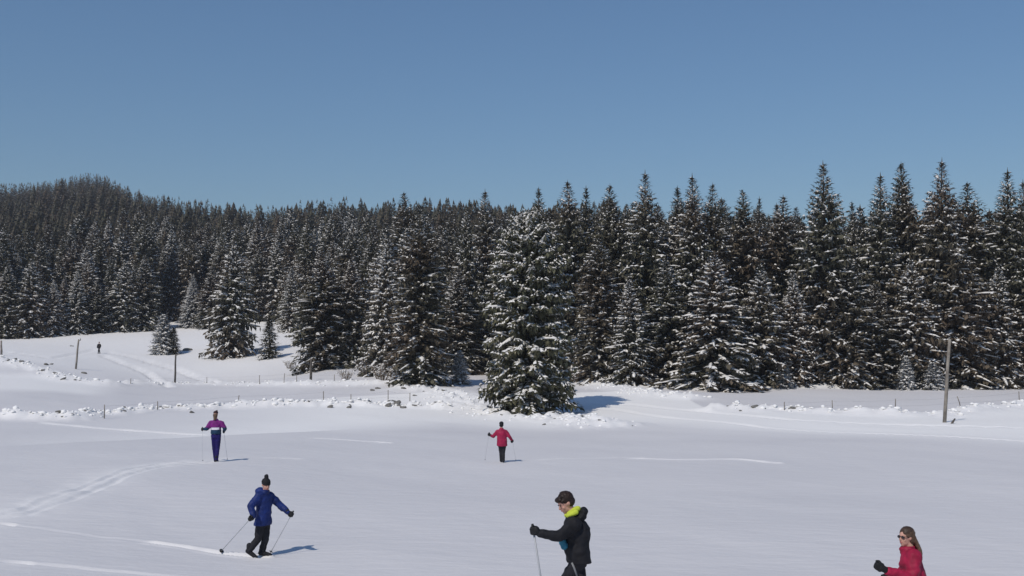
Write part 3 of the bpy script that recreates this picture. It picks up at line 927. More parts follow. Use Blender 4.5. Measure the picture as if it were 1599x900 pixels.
def add_hand(bm, wrist, centre, pole_dir, scale=1.0, th_=1.0):
    """closed hand: palm, four fingers of unequal length curled round the grip, thumb across from the side of the palm"""
    c = V3(centre); zax = V3(pole_dir).normalized()
    x = (c - V3(wrist)); x = (x - zax * x.dot(zax))
    x = x.normalized() if x.length > 1e-4 else zax.orthogonal().normalized()
    y = zax.cross(x)
    S = scale
    rot = Matrix(((x.x, y.x, zax.x), (x.y, y.y, zax.y), (x.z, y.z, zax.z)))
    palm = c - x * .034 * S + y * .016 * S
    add_ell(bm, palm, (.034 * S * th_, .030 * S * th_, .047 * S * th_), rot)
    add_cap(bm, V3(wrist), palm, .031 * S * th_, .032 * S * th_)
    for i, (ln, rr) in enumerate(((.95, .0115), (1.08, .0125), (1.0, .012), (.8, .0105))):
        zz = (1.5 - i) * .0235 * S
        pts = []
        for k in range(5):
            a = R(110 - k * 62 * ln)
            pts.append(c + zax * (zz + .003 * S * k * (i - 1.5)) + x * math.cos(a) * .031 * S + y * math.sin(a) * .031 * S)
        add_chain(bm, [palm + zax * zz * .8 + y * .016 * S] + pts, [rr * 1.15 * S * th_] + [rr * S * th_] * 4 + [rr * .85 * S * th_])
    th = [palm + zax * .030 * S - y * .010 * S, c + zax * .046 * S - x * .012 * S - y * .034 * S, c + zax * .040 * S + x * .020 * S - y * .034 * S]
    add_chain(bm, th, [.0155 * S * th_, .0135 * S * th_, .011 * S * th_])


def person(sp, label, group='snow walkers on the field'):
    """sp: landmarks in world space; one continuous body with clothing as children"""
    foot = (sp['ankle'][0] + sp['ankle'][1]) / 2
    T = V3((foot.x, foot.y, gz(foot.x, foot.y)))
    L = {}
    for k, v in sp.items():
        if isinstance(v, tuple) and isinstance(v[0], Vector): L[k] = tuple(p - T for p in v)
        elif isinstance(v, Vector) and k not in ('fwd', 'hfwd', 'hup'): L[k] = v - T
        else: L[k] = v
    vox = sp.get('vox', .013)
    sc = sp.get('scale', 1.0)
    fwd = V3((sp['fwd'].x, sp['fwd'].y, 0)).normalized()
    lat = V3((0, 0, 1)).cross(fwd)                   # towards the person's left
    HM = head_frame(sp['hfwd'], sp.get('hup', V3((0, 0, 1))))
    hc, nk, pel = L['head'], L['neck'], L['pelvis']
    sh, el, wr, hd = L['shoulder'], L['elbow'], L['wrist'], L['hand']
    kn, an = L['knee'], L['ankle']
    toe = L['toe']
    hips = (pel + lat * .085 * sc, pel - lat * .085 * sc)
    root = None
    # ---- body
    bm = bmesh.new()
    hs = sc * sp.get('hs', 1.0)
    add_ell(bm, put(hc, HM, 0, -.012 * hs, .022 * hs), (.075 * hs, .095 * hs, .100 * hs), HM, 3)
    add_ell(bm, put(hc, HM, 0, .028 * hs, -.052 * hs), (.057 * hs, .064 * hs, .066 * hs), HM, 3)
    add_ell(bm, put(hc, HM, 0, .064 * hs, -.098 * hs), (.022 * hs, .022 * hs, .020 * hs), HM)
    add_cap(bm, put(hc, HM, 0, .080 * hs, .018 * hs), put(hc, HM, 0, .102 * hs, -.022 * hs), .009 * hs, .015 * hs)
    add_ell(bm, put(hc, HM, 0, .074 * hs, .036 * hs), (.045 * hs, .014 * hs, .010 * hs), HM)
    for s in (1, -1):
        add_ell(bm, put(hc, HM, s * .076 * hs, -.008 * hs, -.006 * hs), (.011 * hs, .021 * hs, .031 * hs), HM)
        add_ell(bm, put(hc, HM, s * .040 * hs, .062 * hs, -.025 * hs), (.022 * hs, .018 * hs, .018 * hs), HM)
    add_cap(bm, put(hc, HM, 0, -.012 * hs, -.06 * hs), nk, .052 * sc, .060 * sc)
    mid = pel.lerp(nk, .5)
    shm = (sh[0] + sh[1]) / 2
    slat = (sh[0] - sh[1]); sw = slat.length / 2; slat = slat.normalized()
    spine = (nk - pel).normalized(); sfw = spine.cross(-lat) * -1
    sfw = fwd - spine * fwd.dot(spine); sfw.normalize()
    add_loft(bm, [(pel - V3((0, 0, .07)), lat * .14 * sc, fwd * .10 * sc), (pel, lat * .155 * sc, sfw * .11 * sc), (mid, lat * .13 * sc, sfw * .10 * sc),
                  (pel.lerp(nk, .78), slat * .16 * sc, sfw * .11 * sc), (nk, slat * .07 * sc, sfw * .06 * sc)])
    for i in (0, 1):
        add_chain(bm, [sh[i], el[i], wr[i]], [.052 * sc, .042 * sc, .030 * sc])
        add_hand(bm, wr[i], hd[i], sp['grip'][i], sp.get('gs', 1.0), .9)
        add_chain(bm, [hips[i], kn[i], an[i]], [.080 * sc, .056 * sc, .042 * sc])
        add_cap(bm, an[i] - V3((0, 0, .02)), an[i] + (toe[i] - an[i]) * .4 - V3((0, 0, .03)), .034 * sc, .026 * sc)
    body = remesh(bm, "person", M_SKIN, None, vox, 3)
    body.location = T
    tag(body, label, 'person', group)
    root = body
    # ---- face
    if sp.get('face', True):
        for s in (1, -1):
            bm = bmesh.new(); add_ell(bm, put(hc, HM, s * .031 * hs, .083 * hs, .014 * hs), (.014 * hs, .008 * hs, .008 * hs), HM)
            me = bpy.data.meshes.new("eye"); bm.to_mesh(me); bm.free(); me.materials.append(M_EYE); link("eye", me, root)
        bm = bmesh.new(); add_ell(bm, put(hc, HM, 0, .088 * hs, -.056 * hs), (.024 * hs, .010 * hs, .008 * hs), HM)
        me = bpy.data.meshes.new("mouth"); bm.to_mesh(me); bm.free(); me.materials.append(M_LIP); link("mouth", me, root)
    # ---- jacket
    J = sp['jacket']
    bm = bmesh.new()
    hem = J['hem'] - T
    fat = J.get('fat', 1.0)
    sl = J.get('sleeve', 1.0)
    hw, hf = J.get('hemw', (.20, .145))
    add_loft(bm, [(hem, lat * hw * sc, fwd * hf * sc), (hem.lerp(pel, .5) + V3((0, 0, .02)), lat * (hw + .004) * sc, fwd * (hf + .004) * sc),
                  (pel.lerp(nk, .15), lat * .19 * sc * fat, sfw * .145 * sc * fat),
                  (pel.lerp(nk, .42), lat * .178 * sc * fat, sfw * .145 * sc * fat),
                  (pel.lerp(nk, .70), slat * (sw * .62 + .08) * fat, sfw * .145 * sc * fat),
                  (pel.lerp(nk, .88), slat * (sw * .85 + .015), sfw * .115 * sc * fat),
                  (nk, slat * .085 * sc, sfw * .08 * sc), (nk + spine * .04, slat * .078 * sc, sfw * .078 * sc)])
    for i in (0, 1):
        add_chain(bm, [shm.lerp(sh[i], .75), sh[i], sh[i].lerp(el[i], .5), el[i], el[i].lerp(wr[i], .5), wr[i]],
                  [.095 * sc * sl, .086 * sc * sl, .082 * sc * sl, .072 * sc * sl, .064 * sc * sl, .052 * sc * sl])
    if 'hood' in J:
        for (c, r) in J['hood']: add_ell(bm, c - T, r)
    remesh(bm, "jacket", J['mat'], root, vox, 3, J.get('fold', .010), J.get('ff', 8.0), (lambda p: J['pick'](p + T)) if 'pick' in J else None)
    # ---- trousers
    bm = bmesh.new()
    add_loft(bm, [(pel - V3((0, 0, .10)), lat * .155 * sc, fwd * .115 * sc), (pel + V3((0, 0, .05)), lat * .16 * sc, fwd * .12 * sc)])
    tw = sp.get('tw', 1.0)
    for i in (0, 1):
        add_chain(bm, [hips[i], hips[i].lerp(kn[i], .5), kn[i], kn[i].lerp(an[i], .45), an[i] - V3((0, 0, .01))], [.102 * sc * tw, .092 * sc * tw, .074 * sc * tw, .072 * sc * tw, .068 * sc * tw])
    remesh(bm, "trousers", sp['trousers'], root, vox, 3, .007, 9.0)
    # ---- boots
    for i in (0, 1):
        bm = bmesh.new()
        dv = toe[i] - an[i]; dv = dv.normalized()
        add_cap(bm, an[i] + V3((0, 0, .10)), an[i], .056 * sc, .054 * sc)
        add_chain(bm, [an[i] - dv * .04 - V3((0, 0, .035)), an[i] + dv * .09 - V3((0, 0, .035)), an[i] + dv * .19 - V3((0, 0, .04))], [.048 * sc, .047 * sc, .036 * sc])
        remesh(bm, "boot", M_BLACK, root, vox * .9, 3)
    # ---- gloves
    for i in (0, 1):
        bm = bmesh.new()
        add_hand(bm, wr[i], hd[i], sp['grip'][i], 1.06 * sp.get('gs', 1.0), 1.3)
        add_cap(bm, wr[i].lerp(el[i], .14), wr[i], .056 * sc, .046 * sc)
        remesh(bm, "glove", M_GLOVE, root, min(vox, .0065), 2)
    return root, T, HM, hc, hs


def ski_pole(grip, tip, label, group='ski poles in use', rad=.009, bas=1.0):
    grip, tip = V3(grip), V3(tip)
    dv = (tip - grip).normalized()
    top = grip - dv * .07
    o = empty("ski_pole", tip, 0, label, 'ski pole', group)
    v, f = [], []; tube(v, f, [top - tip + dv * .10, V3((0, 0, 0)) - dv * .03], [rad, rad * .8], 8)
    link("shaft", mesh_py("shaft", v, f, M_SHAFT, True), o)
    v, f = [], []; tube(v, f, [top - tip - dv * .02, top - tip, top - tip + dv * .08, top - tip + dv * .13], [.014, .018, .014, .012], 8)
    link("grip", mesh_py("grip", v, f, M_GRIP, True), o)
    v, f = [], []; tube(v, f, [-dv * .075, -dv * .06, -dv * .05], [.012 * bas, .048 * bas, .014 * bas], 10)
    link("basket", mesh_py("basket", v, f, M_GRIP, True), o)
    return o


def hat_part(name, mat, root, parts, vox=.010, fold=.004, ff=20):
    bm = bmesh.new()
    for p in parts:
        if len(p) < 4: add_ell(bm, *p)
        else: add_cap(bm, *p)
    return remesh(bm, name, mat, root, vox, 2, fold, ff)


def jj(d, sp):
    """pixel landmarks at a person's distance"""
    return lambda px, py, dd=0.0: P(px, py, d + dd)


def on_ground(px, py, h=.085):
    p = hit(px, py); return V3((p.x, p.y, gz(p.x, p.y) + h))


# --- blue jacket, striding to the right
pf = hit(409, 868); d0 = pf.y
q = jj(d0, None)
fw = V3((.93, -.36, 0)).normalized()
aF = V3((q(409, 864, .08).x, d0 + .08, gz(q(409, 864).x, d0 + .08) + .075)); aR = V3((q(389, 860, -.10).x, d0 - .10, gz(q(389, 860).x, d0 - .1) + .13))
sp = dict(fwd=fw, hfwd=V3((.50, -.80, -.22)), head=q(415.5, 757.5), neck=q(413.5, 769), pelvis=q(411, 815),
          shoulder=(q(421.5, 774.5, .14), q(404.5, 774.5, -.12)), elbow=(q(437, 789.5, .18), q(391.5, 791, -.26)),
          wrist=(q(450, 800, .10), q(396, 806, -.34)), hand=(q(455, 804, .08), q(391, 810, -.36)),
          knee=(q(414.5, 841, .04), q(403, 842, -.06)), ankle=(aF, aR), toe=(aF + V3((.2, -.05, -.02)), aR + V3((.17, -.05, -.10))),
          grip=(P(455, 804, d0 + .08) - on_ground(421, 868, 0), P(391, 810, d0 - .36) - on_ground(344, 861, 0)), trousers=M_TROUSER, hs=1.02, vox=.014,
          jacket=dict(hem=q(410, 820), mat=M_BLUE, fat=1.02, sleeve=1.02, hemw=(.21, .165), fold=.015,
                      hood=[(q(406.5, 768.5, .03), (.115, .12, .10)), (q(413.5, 769, -.03), (.095, .10, .062)), (q(409, 767, .03), (.085, .09, .07))]))
root, T, HM, hc, hs = person(sp, 'person in blue jacket and black bobble hat striding right with two poles')
hat_part("bobble_hat", M_BLACK, root, [(put(hc, HM, 0, -.018, .058), (.093, .108, .085), HM), (put(hc, HM, 0, .0, .028), (.094, .102, .036), HM), (put(hc, HM, 0, -.03, .175), (.046, .046, .046), HM), (put(hc, HM, 0, -.02, .13), (.05, .05, .05), HM)])
hat_part("scarf", fabric("dark_red_scarf", (.10, .012, .02)), root, [(put(hc, HM, 0, .025, -.118), (.082, .085, .035), HM)])
ski_pole(sp['hand'][0], on_ground(421, 868, .02), 'ski pole planted ahead of the person in the blue jacket')
ski_pole(sp['hand'][1], on_ground(344, 861, .02), 'ski pole trailing behind the person in the blue jacket')

# --- black jacket, bent forward, facing left
d0 = 14.3
q = jj(d0, None)
fw = V3((-.97, -.22, 0)).normalized()
xg = q(868, 970).x; xr = q(923, 970).x
aF = V3((xg, d0 + .10, gz(xg, d0 + .1) + .08)); aR = V3((xr, d0 - .08, gz(xr, d0 - .08) + .10))
tipL = V3((q(857, 960).x, d0 - .40, 0)); tipL.z = gz(tipL.x, tipL.y) + .02
tipR = V3((q(905, 960).x, d0 + .42, 0)); tipR.z = gz(tipR.x, tipR.y) + .02
sp = dict(fwd=fw, hfwd=V3((-.80, -.30, -.52)), hup=V3((-.35, -.1, .93)), head=q(883, 785.5), neck=q(895, 804), pelvis=q(902, 872),
          shoulder=(q(897, 819, -.17), q(900, 817, .19)), elbow=(q(874, 838, -.30), q(905, 846, .27)),
          wrist=(q(843, 833, -.34), q(895, 862, .26)), hand=(q(833, 829.5, -.34), q(893, 869, .25)),
          knee=(q(878, 916, .10), q(909, 920, -.06)), ankle=(aF, aR), toe=(aF + V3((-.2, -.04, -.02)), aR + V3((-.2, -.04, -.04))),
          grip=(P(833, 829.5, d0 - .34) - tipL, V3((-.3, 0, .9))), trousers=M_TROUSER, hs=1.08, vox=.012,
          jacket=dict(hem=q(905, 878), mat=M_BLACK, fat=1.10, sleeve=1.0, hemw=(.20, .155), fold=.012,
                      hood=[(q(911, 799, 0), (.065, .115, .065)), (q(907, 806, 0), (.085, .13, .06)), (q(908, 835, 0), (.125, .17, .19)), (q(905, 862, 0), (.145, .18, .13))]))
root, T, HM, hc, hs = person(sp, 'person with dark hair in black jacket and yellow collar, bowed head, facing left')
bm = bmesh.new()
add_ell(bm, put(hc, HM, 0, -.028, .045), (.094, .110, .098), HM, 3)
add_ell(bm, put(hc, HM, 0, -.05, -.01), (.090, .082, .075), HM, 3)
add_ell(bm, put(hc, HM, 0, .055, .085), (.075, .055, .036), HM, 3)
rh = random.Random(3)
for k in range(60):
    a = rh.uniform(0, 6.28); e = rh.uniform(-.1, 1.4)
    c = put(hc, HM, .088 * math.cos(a) * math.cos(e), -.02 + .10 * math.sin(a) * math.cos(e), .05 + .09 * math.sin(e))
    if math.sin(a) * math.cos(e) > .75: continue
    add_cap(bm, c, c + HM @ V3((rh.uniform(-.02, .02), .028, rh.uniform(-.018, .012))), .014, .006, 8)
remesh(bm, "hair", M_HAIRDK, root, .007, 1, .003, 40)
hat_part("collar", M_NEON, root, [(q(889, 803, -.05) - T, q(902, 795, -.02) - T, .040, .045), (q(885, 805, 0) - T, q(897, 800, .06) - T, .036, .040), (q(887, 806, -.07) - T, q(899, 800, -.09) - T, .028, .040)])
hat_part("pouch", M_TEAL, root, [(q(878.5, 846, -.10) - T, (.050, .07, .065)), (q(881, 852, -.10) - T, (.050, .07, .06))])
v, f = [], []
tube(v, f, [q(893, 879, -.20) - T, q(897, 888, -.20) - T, q(901, 900, -.185) - T], [.012, .013, .011], 8)
link("stripe", mesh_py("stripe", v, f, M_GREYST, True), root)
ski_pole(sp['hand'][0], tipL, 'ski pole in the forward hand of the person in the black jacket', rad=.013)

# --- raspberry jacket, long hair, facing left
q = jj(d0, None)
fw = V3((-.95, -.30, 0)).normalized()
xg = q(1416, 970).x; xr = q(1432, 970).x
aF = V3((xg, d0 - .06, gz(xg, d0) + .08)); aR = V3((xr, d0 + .1, gz(xr, d0) + .09))
sp = dict(fwd=fw, hfwd=V3((-.90, -.42, -.06)), head=q(1414.5, 839), neck=q(1421, 858), pelvis=q(1424, 924),
          shoulder=(q(1427, 870, -.18), q(1423, 868, .17)), elbow=(q(1424, 905, -.26), q(1410, 903, .24)),
          wrist=(q(1386, 892, -.33), q(1392, 908, .26)), hand=(q(1370.5, 884, -.36), q(1381, 905, .26)),
          knee=(q(1419, 972, -.06), q(1428, 974, .08)), ankle=(aF, aR), toe=(aF + V3((-.2, -.04, -.02)), aR + V3((-.2, -.04, -.03))),
          grip=(V3((.35, -.25, .9)), V3((0, 0, 1))), trousers=M_TROUSER, hs=.98, vox=.011, gs=1.0,
          jacket=dict(hem=q(1424, 938), mat=M_RASP, fat=1.2, sleeve=1.12, hemw=(.225, .18), fold=.014,
                      hood=[(q(1414.5, 857.5, 0), (.082, .092, .045)), (q(1417, 864, 0), (.095, .12, .05))]))
root, T, HM, hc, hs = person(sp, 'person with long brown hair and sunglasses in raspberry jacket, cut off below')
bm = bmesh.new()
add_ell(bm, put(hc, HM, 0, -.030, .044), (.092, .103, .093), HM, 3)
add_ell(bm, put(hc, HM, 0, -.060, -.02), (.092, .074, .09), HM, 3)
for k in range(26):
    u = (k / 25 - .5) * 2
    c0 = put(hc, HM, u * .078, -.050 - .04 * (1 - u * u), .02)
    c1 = put(hc, HM, u * .085, -.100 - .03 * (1 - u * u), -.09 + .01 * math.sin(k * 2.1))
    c2 = put(hc, HM, u * .080, -.150 - .035 * (1 - u * u), -.20 + .025 * math.sin(k * 1.7))
    c3 = put(hc, HM, u * .070, -.178 - .030 * (1 - u * u), -.285 + .03 * math.sin(k * 2.9))
    add_chain(bm, [c0, c1, c2, c3], [.026, .026, .024, .012])
ztop = put(hc, HM, 0, 0, .075).z
remesh(bm, "hair", [M_HAIRBR, fabric("hair_crown", (.060, .037, .026), .4, .5)], root, .008, 1, .004, 30, lambda p: 1 if p.z + .4 * (p - hc).dot(HM.col[1]) > ztop - .004 else 0)
bm = bmesh.new()
for s in (1, -1):
    add_ell(bm, put(hc, HM, s * .034, .083, .012), (.029, .012, .021), HM)
    add_cap(bm, put(hc, HM, s * .060, .080, .018), put(hc, HM, s * .080, -.01, .012), .005, .005, 8)
add_cap(bm, put(hc, HM, -.02, .090, .018), put(hc, HM, .02, .090, .018), .006, .006, 8)
remesh(bm, "sunglasses", M_LENS, root, .005, 1)

# --- purple jacket, far left
pf = hit(337, 721); d0 = pf.y
q = jj(d0, None)
fw = V3((.12, .99, 0)).normalized()
base = lambda px, dd, h: V3((q(px, 720).x, d0 + dd, gz(q(px, 720).x, d0 + dd) + h))
aL = base(335.2, .12, .08); aR = base(339, -.10, .08)
tl = base(318, -.1, .02); tr = base(352, .3, .02)
zc = [q(337, y_).z for y_ in (662, 667.5, 670.8)]
sp = dict(fwd=fw, hfwd=V3((.10, .98, -.05)), head=q(337, 647.5), neck=q(337.2, 656), pelvis=q(337.5, 680),
          shoulder=(q(328.8, 660.5), q(346, 660.5)), elbow=(q(323.5, 669.5, -.05), q(351.5, 669.5, -.05)),
          wrist=(q(318.5, 670.5, .14), q(350, 673, .16)), hand=(q(316, 670.8, .2), q(349.5, 674.2, .2)),
          knee=(q(334.5, 700, .1), q(340, 700, .02)), ankle=(aL, aR), toe=(aL + V3((0, .2, -.02)), aR + V3((0, .2, -.02))),
          grip=(P(316, 670.8, d0 + .2) - tl, P(349.5, 674.2, d0 + .2) - tr), trousers=M_NAVY, vox=.02, face=True, tw=1.0,
          jacket=dict(hem=q(337.5, 678), mat=[M_PURPLE, M_WHITE, M_TEALDK], hemw=(.19, .14), fold=.012,
                      pick=lambda p: 0 if p.z > zc[1] else (1 if p.z > zc[2] and abs(p.x - q(337, 668).x) < .15 else (0 if p.z > zc[2] and abs(p.x - q(337, 668).x) < .24 else 2))))
root, T, HM, hc, hs = person(sp, 'distant person in purple jacket with white band and navy trousers, far left')
hat_part("hat", fabric("dark_brown_hat", (.045, .022, .024)), root, [(put(hc, HM, 0, -.01, .065), (.088, .102, .075), HM), (put(hc, HM, .04, -.01, .135), (.03, .03, .03), HM)], .016)
hat_part("hair", M_HAIRBR, root, [(put(hc, HM, 0, -.05, -.03), (.086, .075, .095), HM), (put(hc, HM, 0, -.075, -.10), put(hc, HM, 0, -.09, -.17), .06, .045)], .016)
ski_pole(sp['hand'][0], tl, 'ski pole at the left hand of the distant person in purple', rad=.0045, bas=.5)
ski_pole(sp['hand'][1], tr, 'ski pole at the right hand of the distant person in purple', rad=.0045, bas=.5)

# --- red jacket, middle distance
pf = hit(784, 725); d0 = pf.y
q = jj(d0, None)
fw = V3((.05, 1, 0)).normalized()
base = lambda px, dd, h: V3((q(px, 724).x, d0 + dd, gz(q(px, 724).x, d0 + dd) + h))
aL = base(782.6, .1, .08); aR = base(786, -.1, .08)
tl = base(757, .1, .02); tr = base(806, .2, .02)
sp = dict(fwd=fw, hfwd=V3((0, 1, -.1)), head=q(783, 663.5), neck=q(783.2, 670), pelvis=q(784, 691),
          shoulder=(q(776.6, 674.5), q(790.2, 674.5)), elbow=(q(770.5, 681.5, .05), q(795.6, 682.5, -.05)),
          wrist=(q(765.5, 680, .12), q(799, 687, .08)), hand=(q(763.3, 678.7, .14), q(800.3, 689.2, .12)),
          knee=(q(782.3, 708, .1), q(786, 708, .02)), ankle=(aL, aR), toe=(aL + V3((0, .2, -.02)), aR + V3((0, .2, -.02))),
          grip=(P(763.3, 678.7, d0) - tl, P(800.3, 689.2, d0) - tr), trousers=M_TROUSER, vox=.02, scale=.94,
          jacket=dict(hem=q(784, 697), mat=M_RED, hemw=(.215, .16), fat=1.12, fold=.012))
root, T, HM, hc, hs = person(sp, 'small distant person in red jacket walking towards the big lone spruce')
hat_part("hat", M_BLACK, root, [(put(hc, HM, 0, -.01, .045), (.092, .106, .092), HM), (put(hc, HM, 0, -.04, -.02), (.088, .078, .075), HM)], .016)
ski_pole(sp['hand'][0], tl, 'ski pole in the raised left hand of the person in red', rad=.0045, bas=.5)
ski_pole(sp['hand'][1], tr, 'ski pole in the lowered right hand of the person in red', rad=.0045, bas=.5)

# --- tiny walker far off on the left slope
pf = hit(154, 553); d0 = pf.y
q = jj(d0, None)
base = lambda px, dd, h: V3((q(px, 553).x, d0 + dd, gz(q(px, 553).x, d0 + dd) + h))
aL = base(153.4, 0, .08); aR = base(155.4, .15, .08)
k_ = F_PX / d0
up = lambda px, h, dd=0: V3((q(px, 553).x, d0 + dd, pf.z + h))
sp = dict(fwd=V3((-.4, -.9, 0)), hfwd=V3((-.4, -.9, 0)), head=up(154.4, 1.62), neck=up(154.4, 1.44), pelvis=up(154.4, .92),
          shoulder=(up(152.6, 1.36), up(156.2, 1.36)), elbow=(up(151.8, 1.12), up(157.2, 1.12)),
          wrist=(up(152.2, .95, -.15), up(157, .95, -.15)), hand=(up(152.2, .92, -.2), up(157, .92, -.2)),
          knee=(up(153.7, .5, -.05), up(155.2, .5)), ankle=(aL, aR), toe=(aL + V3((0, -.2, -.02)), aR + V3((0, -.2, -.02))),
          grip=(V3((0, 0, 1)), V3((0, 0, 1))), trousers=M_TROUSER, vox=.025,
          jacket=dict(hem=up(154.4, .78), mat=M_BLACK, fat=1.15, hemw=(.22, .17)))
root, T, HM, hc, hs = person(sp, 'tiny far-off dark walker on the left slope below the forest')
hat_part("hat", M_BLACK, root, [(put(hc, HM, 0, -.01, .055), (.09, .104, .085), HM)], .016)

# ------------------------------------------------------------------ poles and posts
def utility_pole(px, py, tpx, tpy, r, mat, label, cap=True):
    p = hit(px, py); z0 = gz(p.x, p.y)
    top = P(tpx, tpy, p.y) - V3((p.x, p.y, z0))
    o = empty("utility_pole", (p.x, p.y, z0), 0, label, 'pole', 'poles on the meadow')
    v, f = [], []
    pts = [V3((0, 0, -.4)) + top * 0, top * .33 + V3((.02, 0, 0)), top * .66 - V3((.015, 0, 0)), top]
    tube(v, f, pts, [r * 1.15, r * 1.05, r * .95, r * .85], 12)
    link("shaft", mesh_py("shaft", v, f, mat, True), o)
    if cap:
        v, f = [], []; tube(v, f, [top + V3((-.05, 0, -.25)), top + V3((.2, 0, -.12)), top + V3((.2, 0, .08))], [.03, .035, .05], 8)
        link("insulator", mesh_py("insulator", v, f, M_WOODDK, True), o)
    return o


utility_pole(1474, 661, 1483, 530, .098, M_WOOD, 'tall grey wooden pole leaning slightly right before the forest', False)
utility_pole(273, 600, 274.5, 553, .10, M_WOODDK, 'dark upright pole below the small snowy spruce on the left')
utility_pole(118, 577, 123, 530, .10, M_WOOD, 'thin grey pole left of the far walker')
utility_pole(485, 596, 486, 560, .12, M_WOODDK, 'short dark pole below the broad dark spruce left of centre', False)
utility_pole(2, 556, 2, 532, .12, M_WOOD, 'grey pole at the left margin under the forest', False)


def fence(posts, label, wires=True, h=1.0):
    pts = []
    for pr in posts:
        px, py = pr[:2]
        p = hit(px, py); pts.append((V3((p.x, p.y, gz(p.x, p.y))), pr[2] if len(pr) > 2 else 0, pr[3] if len(pr) > 3 else h))
    o = empty("wire_fence", pts[0][0], 0, label, 'fence')
    tops = []
    for p, lean, hh in pts:
        q_ = p - pts[0][0]
        v, f = [], []; t_ = q_ + V3((lean, random.uniform(-.05, .05), hh)); tube(v, f, [q_ - V3((0, 0, .4)), q_.lerp(t_, .5), t_], [.036, .034, .03], 7)
        link("post", mesh_py("post", v, f, M_WOOD, True), o)
        tops.append((q_, t_))
    if wires:
        for fr in (.9, .5):
            for a, c in zip(tops[:-1], tops[1:]):
                s, e = a[0].lerp(a[1], fr), c[0].lerp(c[1], fr)
                v, f = [], []; tube(v, f, [s, s.lerp(e, .5) - V3((0, 0, .06)), e], [.005] * 3, 4)
                link("wire", mesh_py("wire", v, f, M_WIRE), o)
    return o


fence([(204, 602, 0, .6), (323, 601, 0, .7), (405, 602, 0, .95), (443, 601, .1, 1.0), (463, 600, 0, .7), (522, 598), (548, 597, 0, .6)], 'low wire fence of small posts along the second snow bank at left', h=.8)
fence([(163, 655, 0, .9), (246, 646, 0, .6), (371, 638, .1, .8), (505, 631, 0, 1.0), (548, 629, 0, .7), (606, 630, 0, 1.1), (640, 628, 0, .8)], 'row of thin posts along the stony snow bank at left', h=.9)
fence([(1225, 645, 0, .55), (1300, 645, 0, .7), (1398, 645, .05, 1.0), (1502, 640, -.32, .9), (1592, 633, 0, 1.05), (1640, 631, 0, 1.1)], 'wire fence posts standing in the snow bank at right', h=1.0)

# ------------------------------------------------------------------ stones in the snow banks
def stone_mesh(seed):
    rs = random.Random(seed)
    bm = bmesh.new(); bmesh.ops.create_icosphere(bm, subdivisions=2, radius=1.0)
    off = V3((rs.uniform(0, 50), rs.uniform(0, 50), rs.uniform(0, 50)))
    for v in bm.verts:
        p = v.co
        k = 1 + .38 * mnoise.noise(p * 1.1 + off) + .14 * mnoise.noise(p * 3 + off)
        v.co = V3((p.x * k * 1.2, p.y * k * .85, p.z * k * .62))
        if v.co.z > .42: v.co.z = .42 + (v.co.z - .42) * .3
    me = bpy.data.meshes.new("stone"); bm.to_mesh(me); bm.free(); me.materials.append(M_STONE)
    return me


STONES = [stone_mesh(i) for i in range(6)]


def stones_along(pts, n, spread, label, s0, s1, extra=()):
    o = empty("stone_wall", pts[len(pts) // 2], 0, label, 'stone wall')
    O = V3(pts[len(pts) // 2])
    seg = [(a, c, (c - a).length) for a, c in zip(pts[:-1], pts[1:])]
    for i in range(n):
        a, c, _ = random.choices(seg, [s[2] for s in seg])[0]
        p = a.lerp(c, random.random()); p.x += random.gauss(0, spread); p.y += random.gauss(-.35, spread)
        put_stone(o, O, p, random.uniform(s0, s1))
    for px, py, s in extra:
        put_stone(o, O, hit(px, py), s)
    return o


def put_stone(o, O, p, s):
    s *= .8
    r_ = link("stone", random.choice(STONES), o)
    r_.location = V3((p.x, p.y, gz(p.x, p.y) + s * .12)) - O
    r_.rotation_euler = (random.uniform(-.4, .4), random.uniform(-.4, .4), random.uniform(0, 6.28))
    r_.scale = (s * random.uniform(.8, 1.3), s, s * random.uniform(.7, 1.1))


stones_along(WALL[2:], 34, .45, 'tumbled dry-stone wall poking through a snow bank across the left meadow', .07, .19,
             [(612, 634, .5), (618, 635, .42), (606, 636, .4), (515, 638, .34), (575, 634, .3), (342, 637, .3), (372, 632, .3), (92, 657, .3), (168, 650, .32), (545, 638, .3), (404, 637, .3), (300, 646, .25), (686, 638, .28), (630, 638, .28)])
stones_along(WALL2, 16, .6, 'few dark stones along the upper snow bank at far left', .12, .3, [(72, 571, .40), (80, 570, .3), (132, 584, .38), (112, 541, .35), (22, 570, .3), (98, 597, .3)])
stones_along([HEAP[0], HEAP[1]], 10, .8, 'stones in the rough snow left of the big lone spruce', .12, .26, [(590, 607, .35), (582, 610, .3), (630, 609, .3), (648, 618, .22)])
stones_along(HEAP[3:], 12, .9, 'small stones in the snow heap at the foot of the big spruce', .07, .18, [(880, 650, .2), (921, 652, .15)])
stones_along(BANK[:3], 8, .5, 'dark stones at the left end of the right-hand bank', .10, .22, [(1180, 641, .42), (1152, 638, .26), (1176, 643, .3)])
tag(link("rock", STONES[2]), 'dark rock in the snow right of the small snowy spruce at left', 'rock')
ro = bpy.data.objects["rock"]; p = hit(292, 548); ro.location = (p.x, p.y, gz(p.x, p.y) + .1); ro.scale = (.6, .45, .6)
o = link("wood_stump", STONES[4]); tag(o, 'short broken post stub at the foot of the tall pole', 'stump')
v, f = [], []; tube(v, f, [(0, 0, -.2), (.14, 0, .1), (.30, .02, .30)], [.08, .07, .04], 8)
o.data = mesh_py("wood_stump", v, f, M_WOODDK, True)
p = hit(1484, 663); o.location = (p.x, p.y, gz(p.x, p.y))

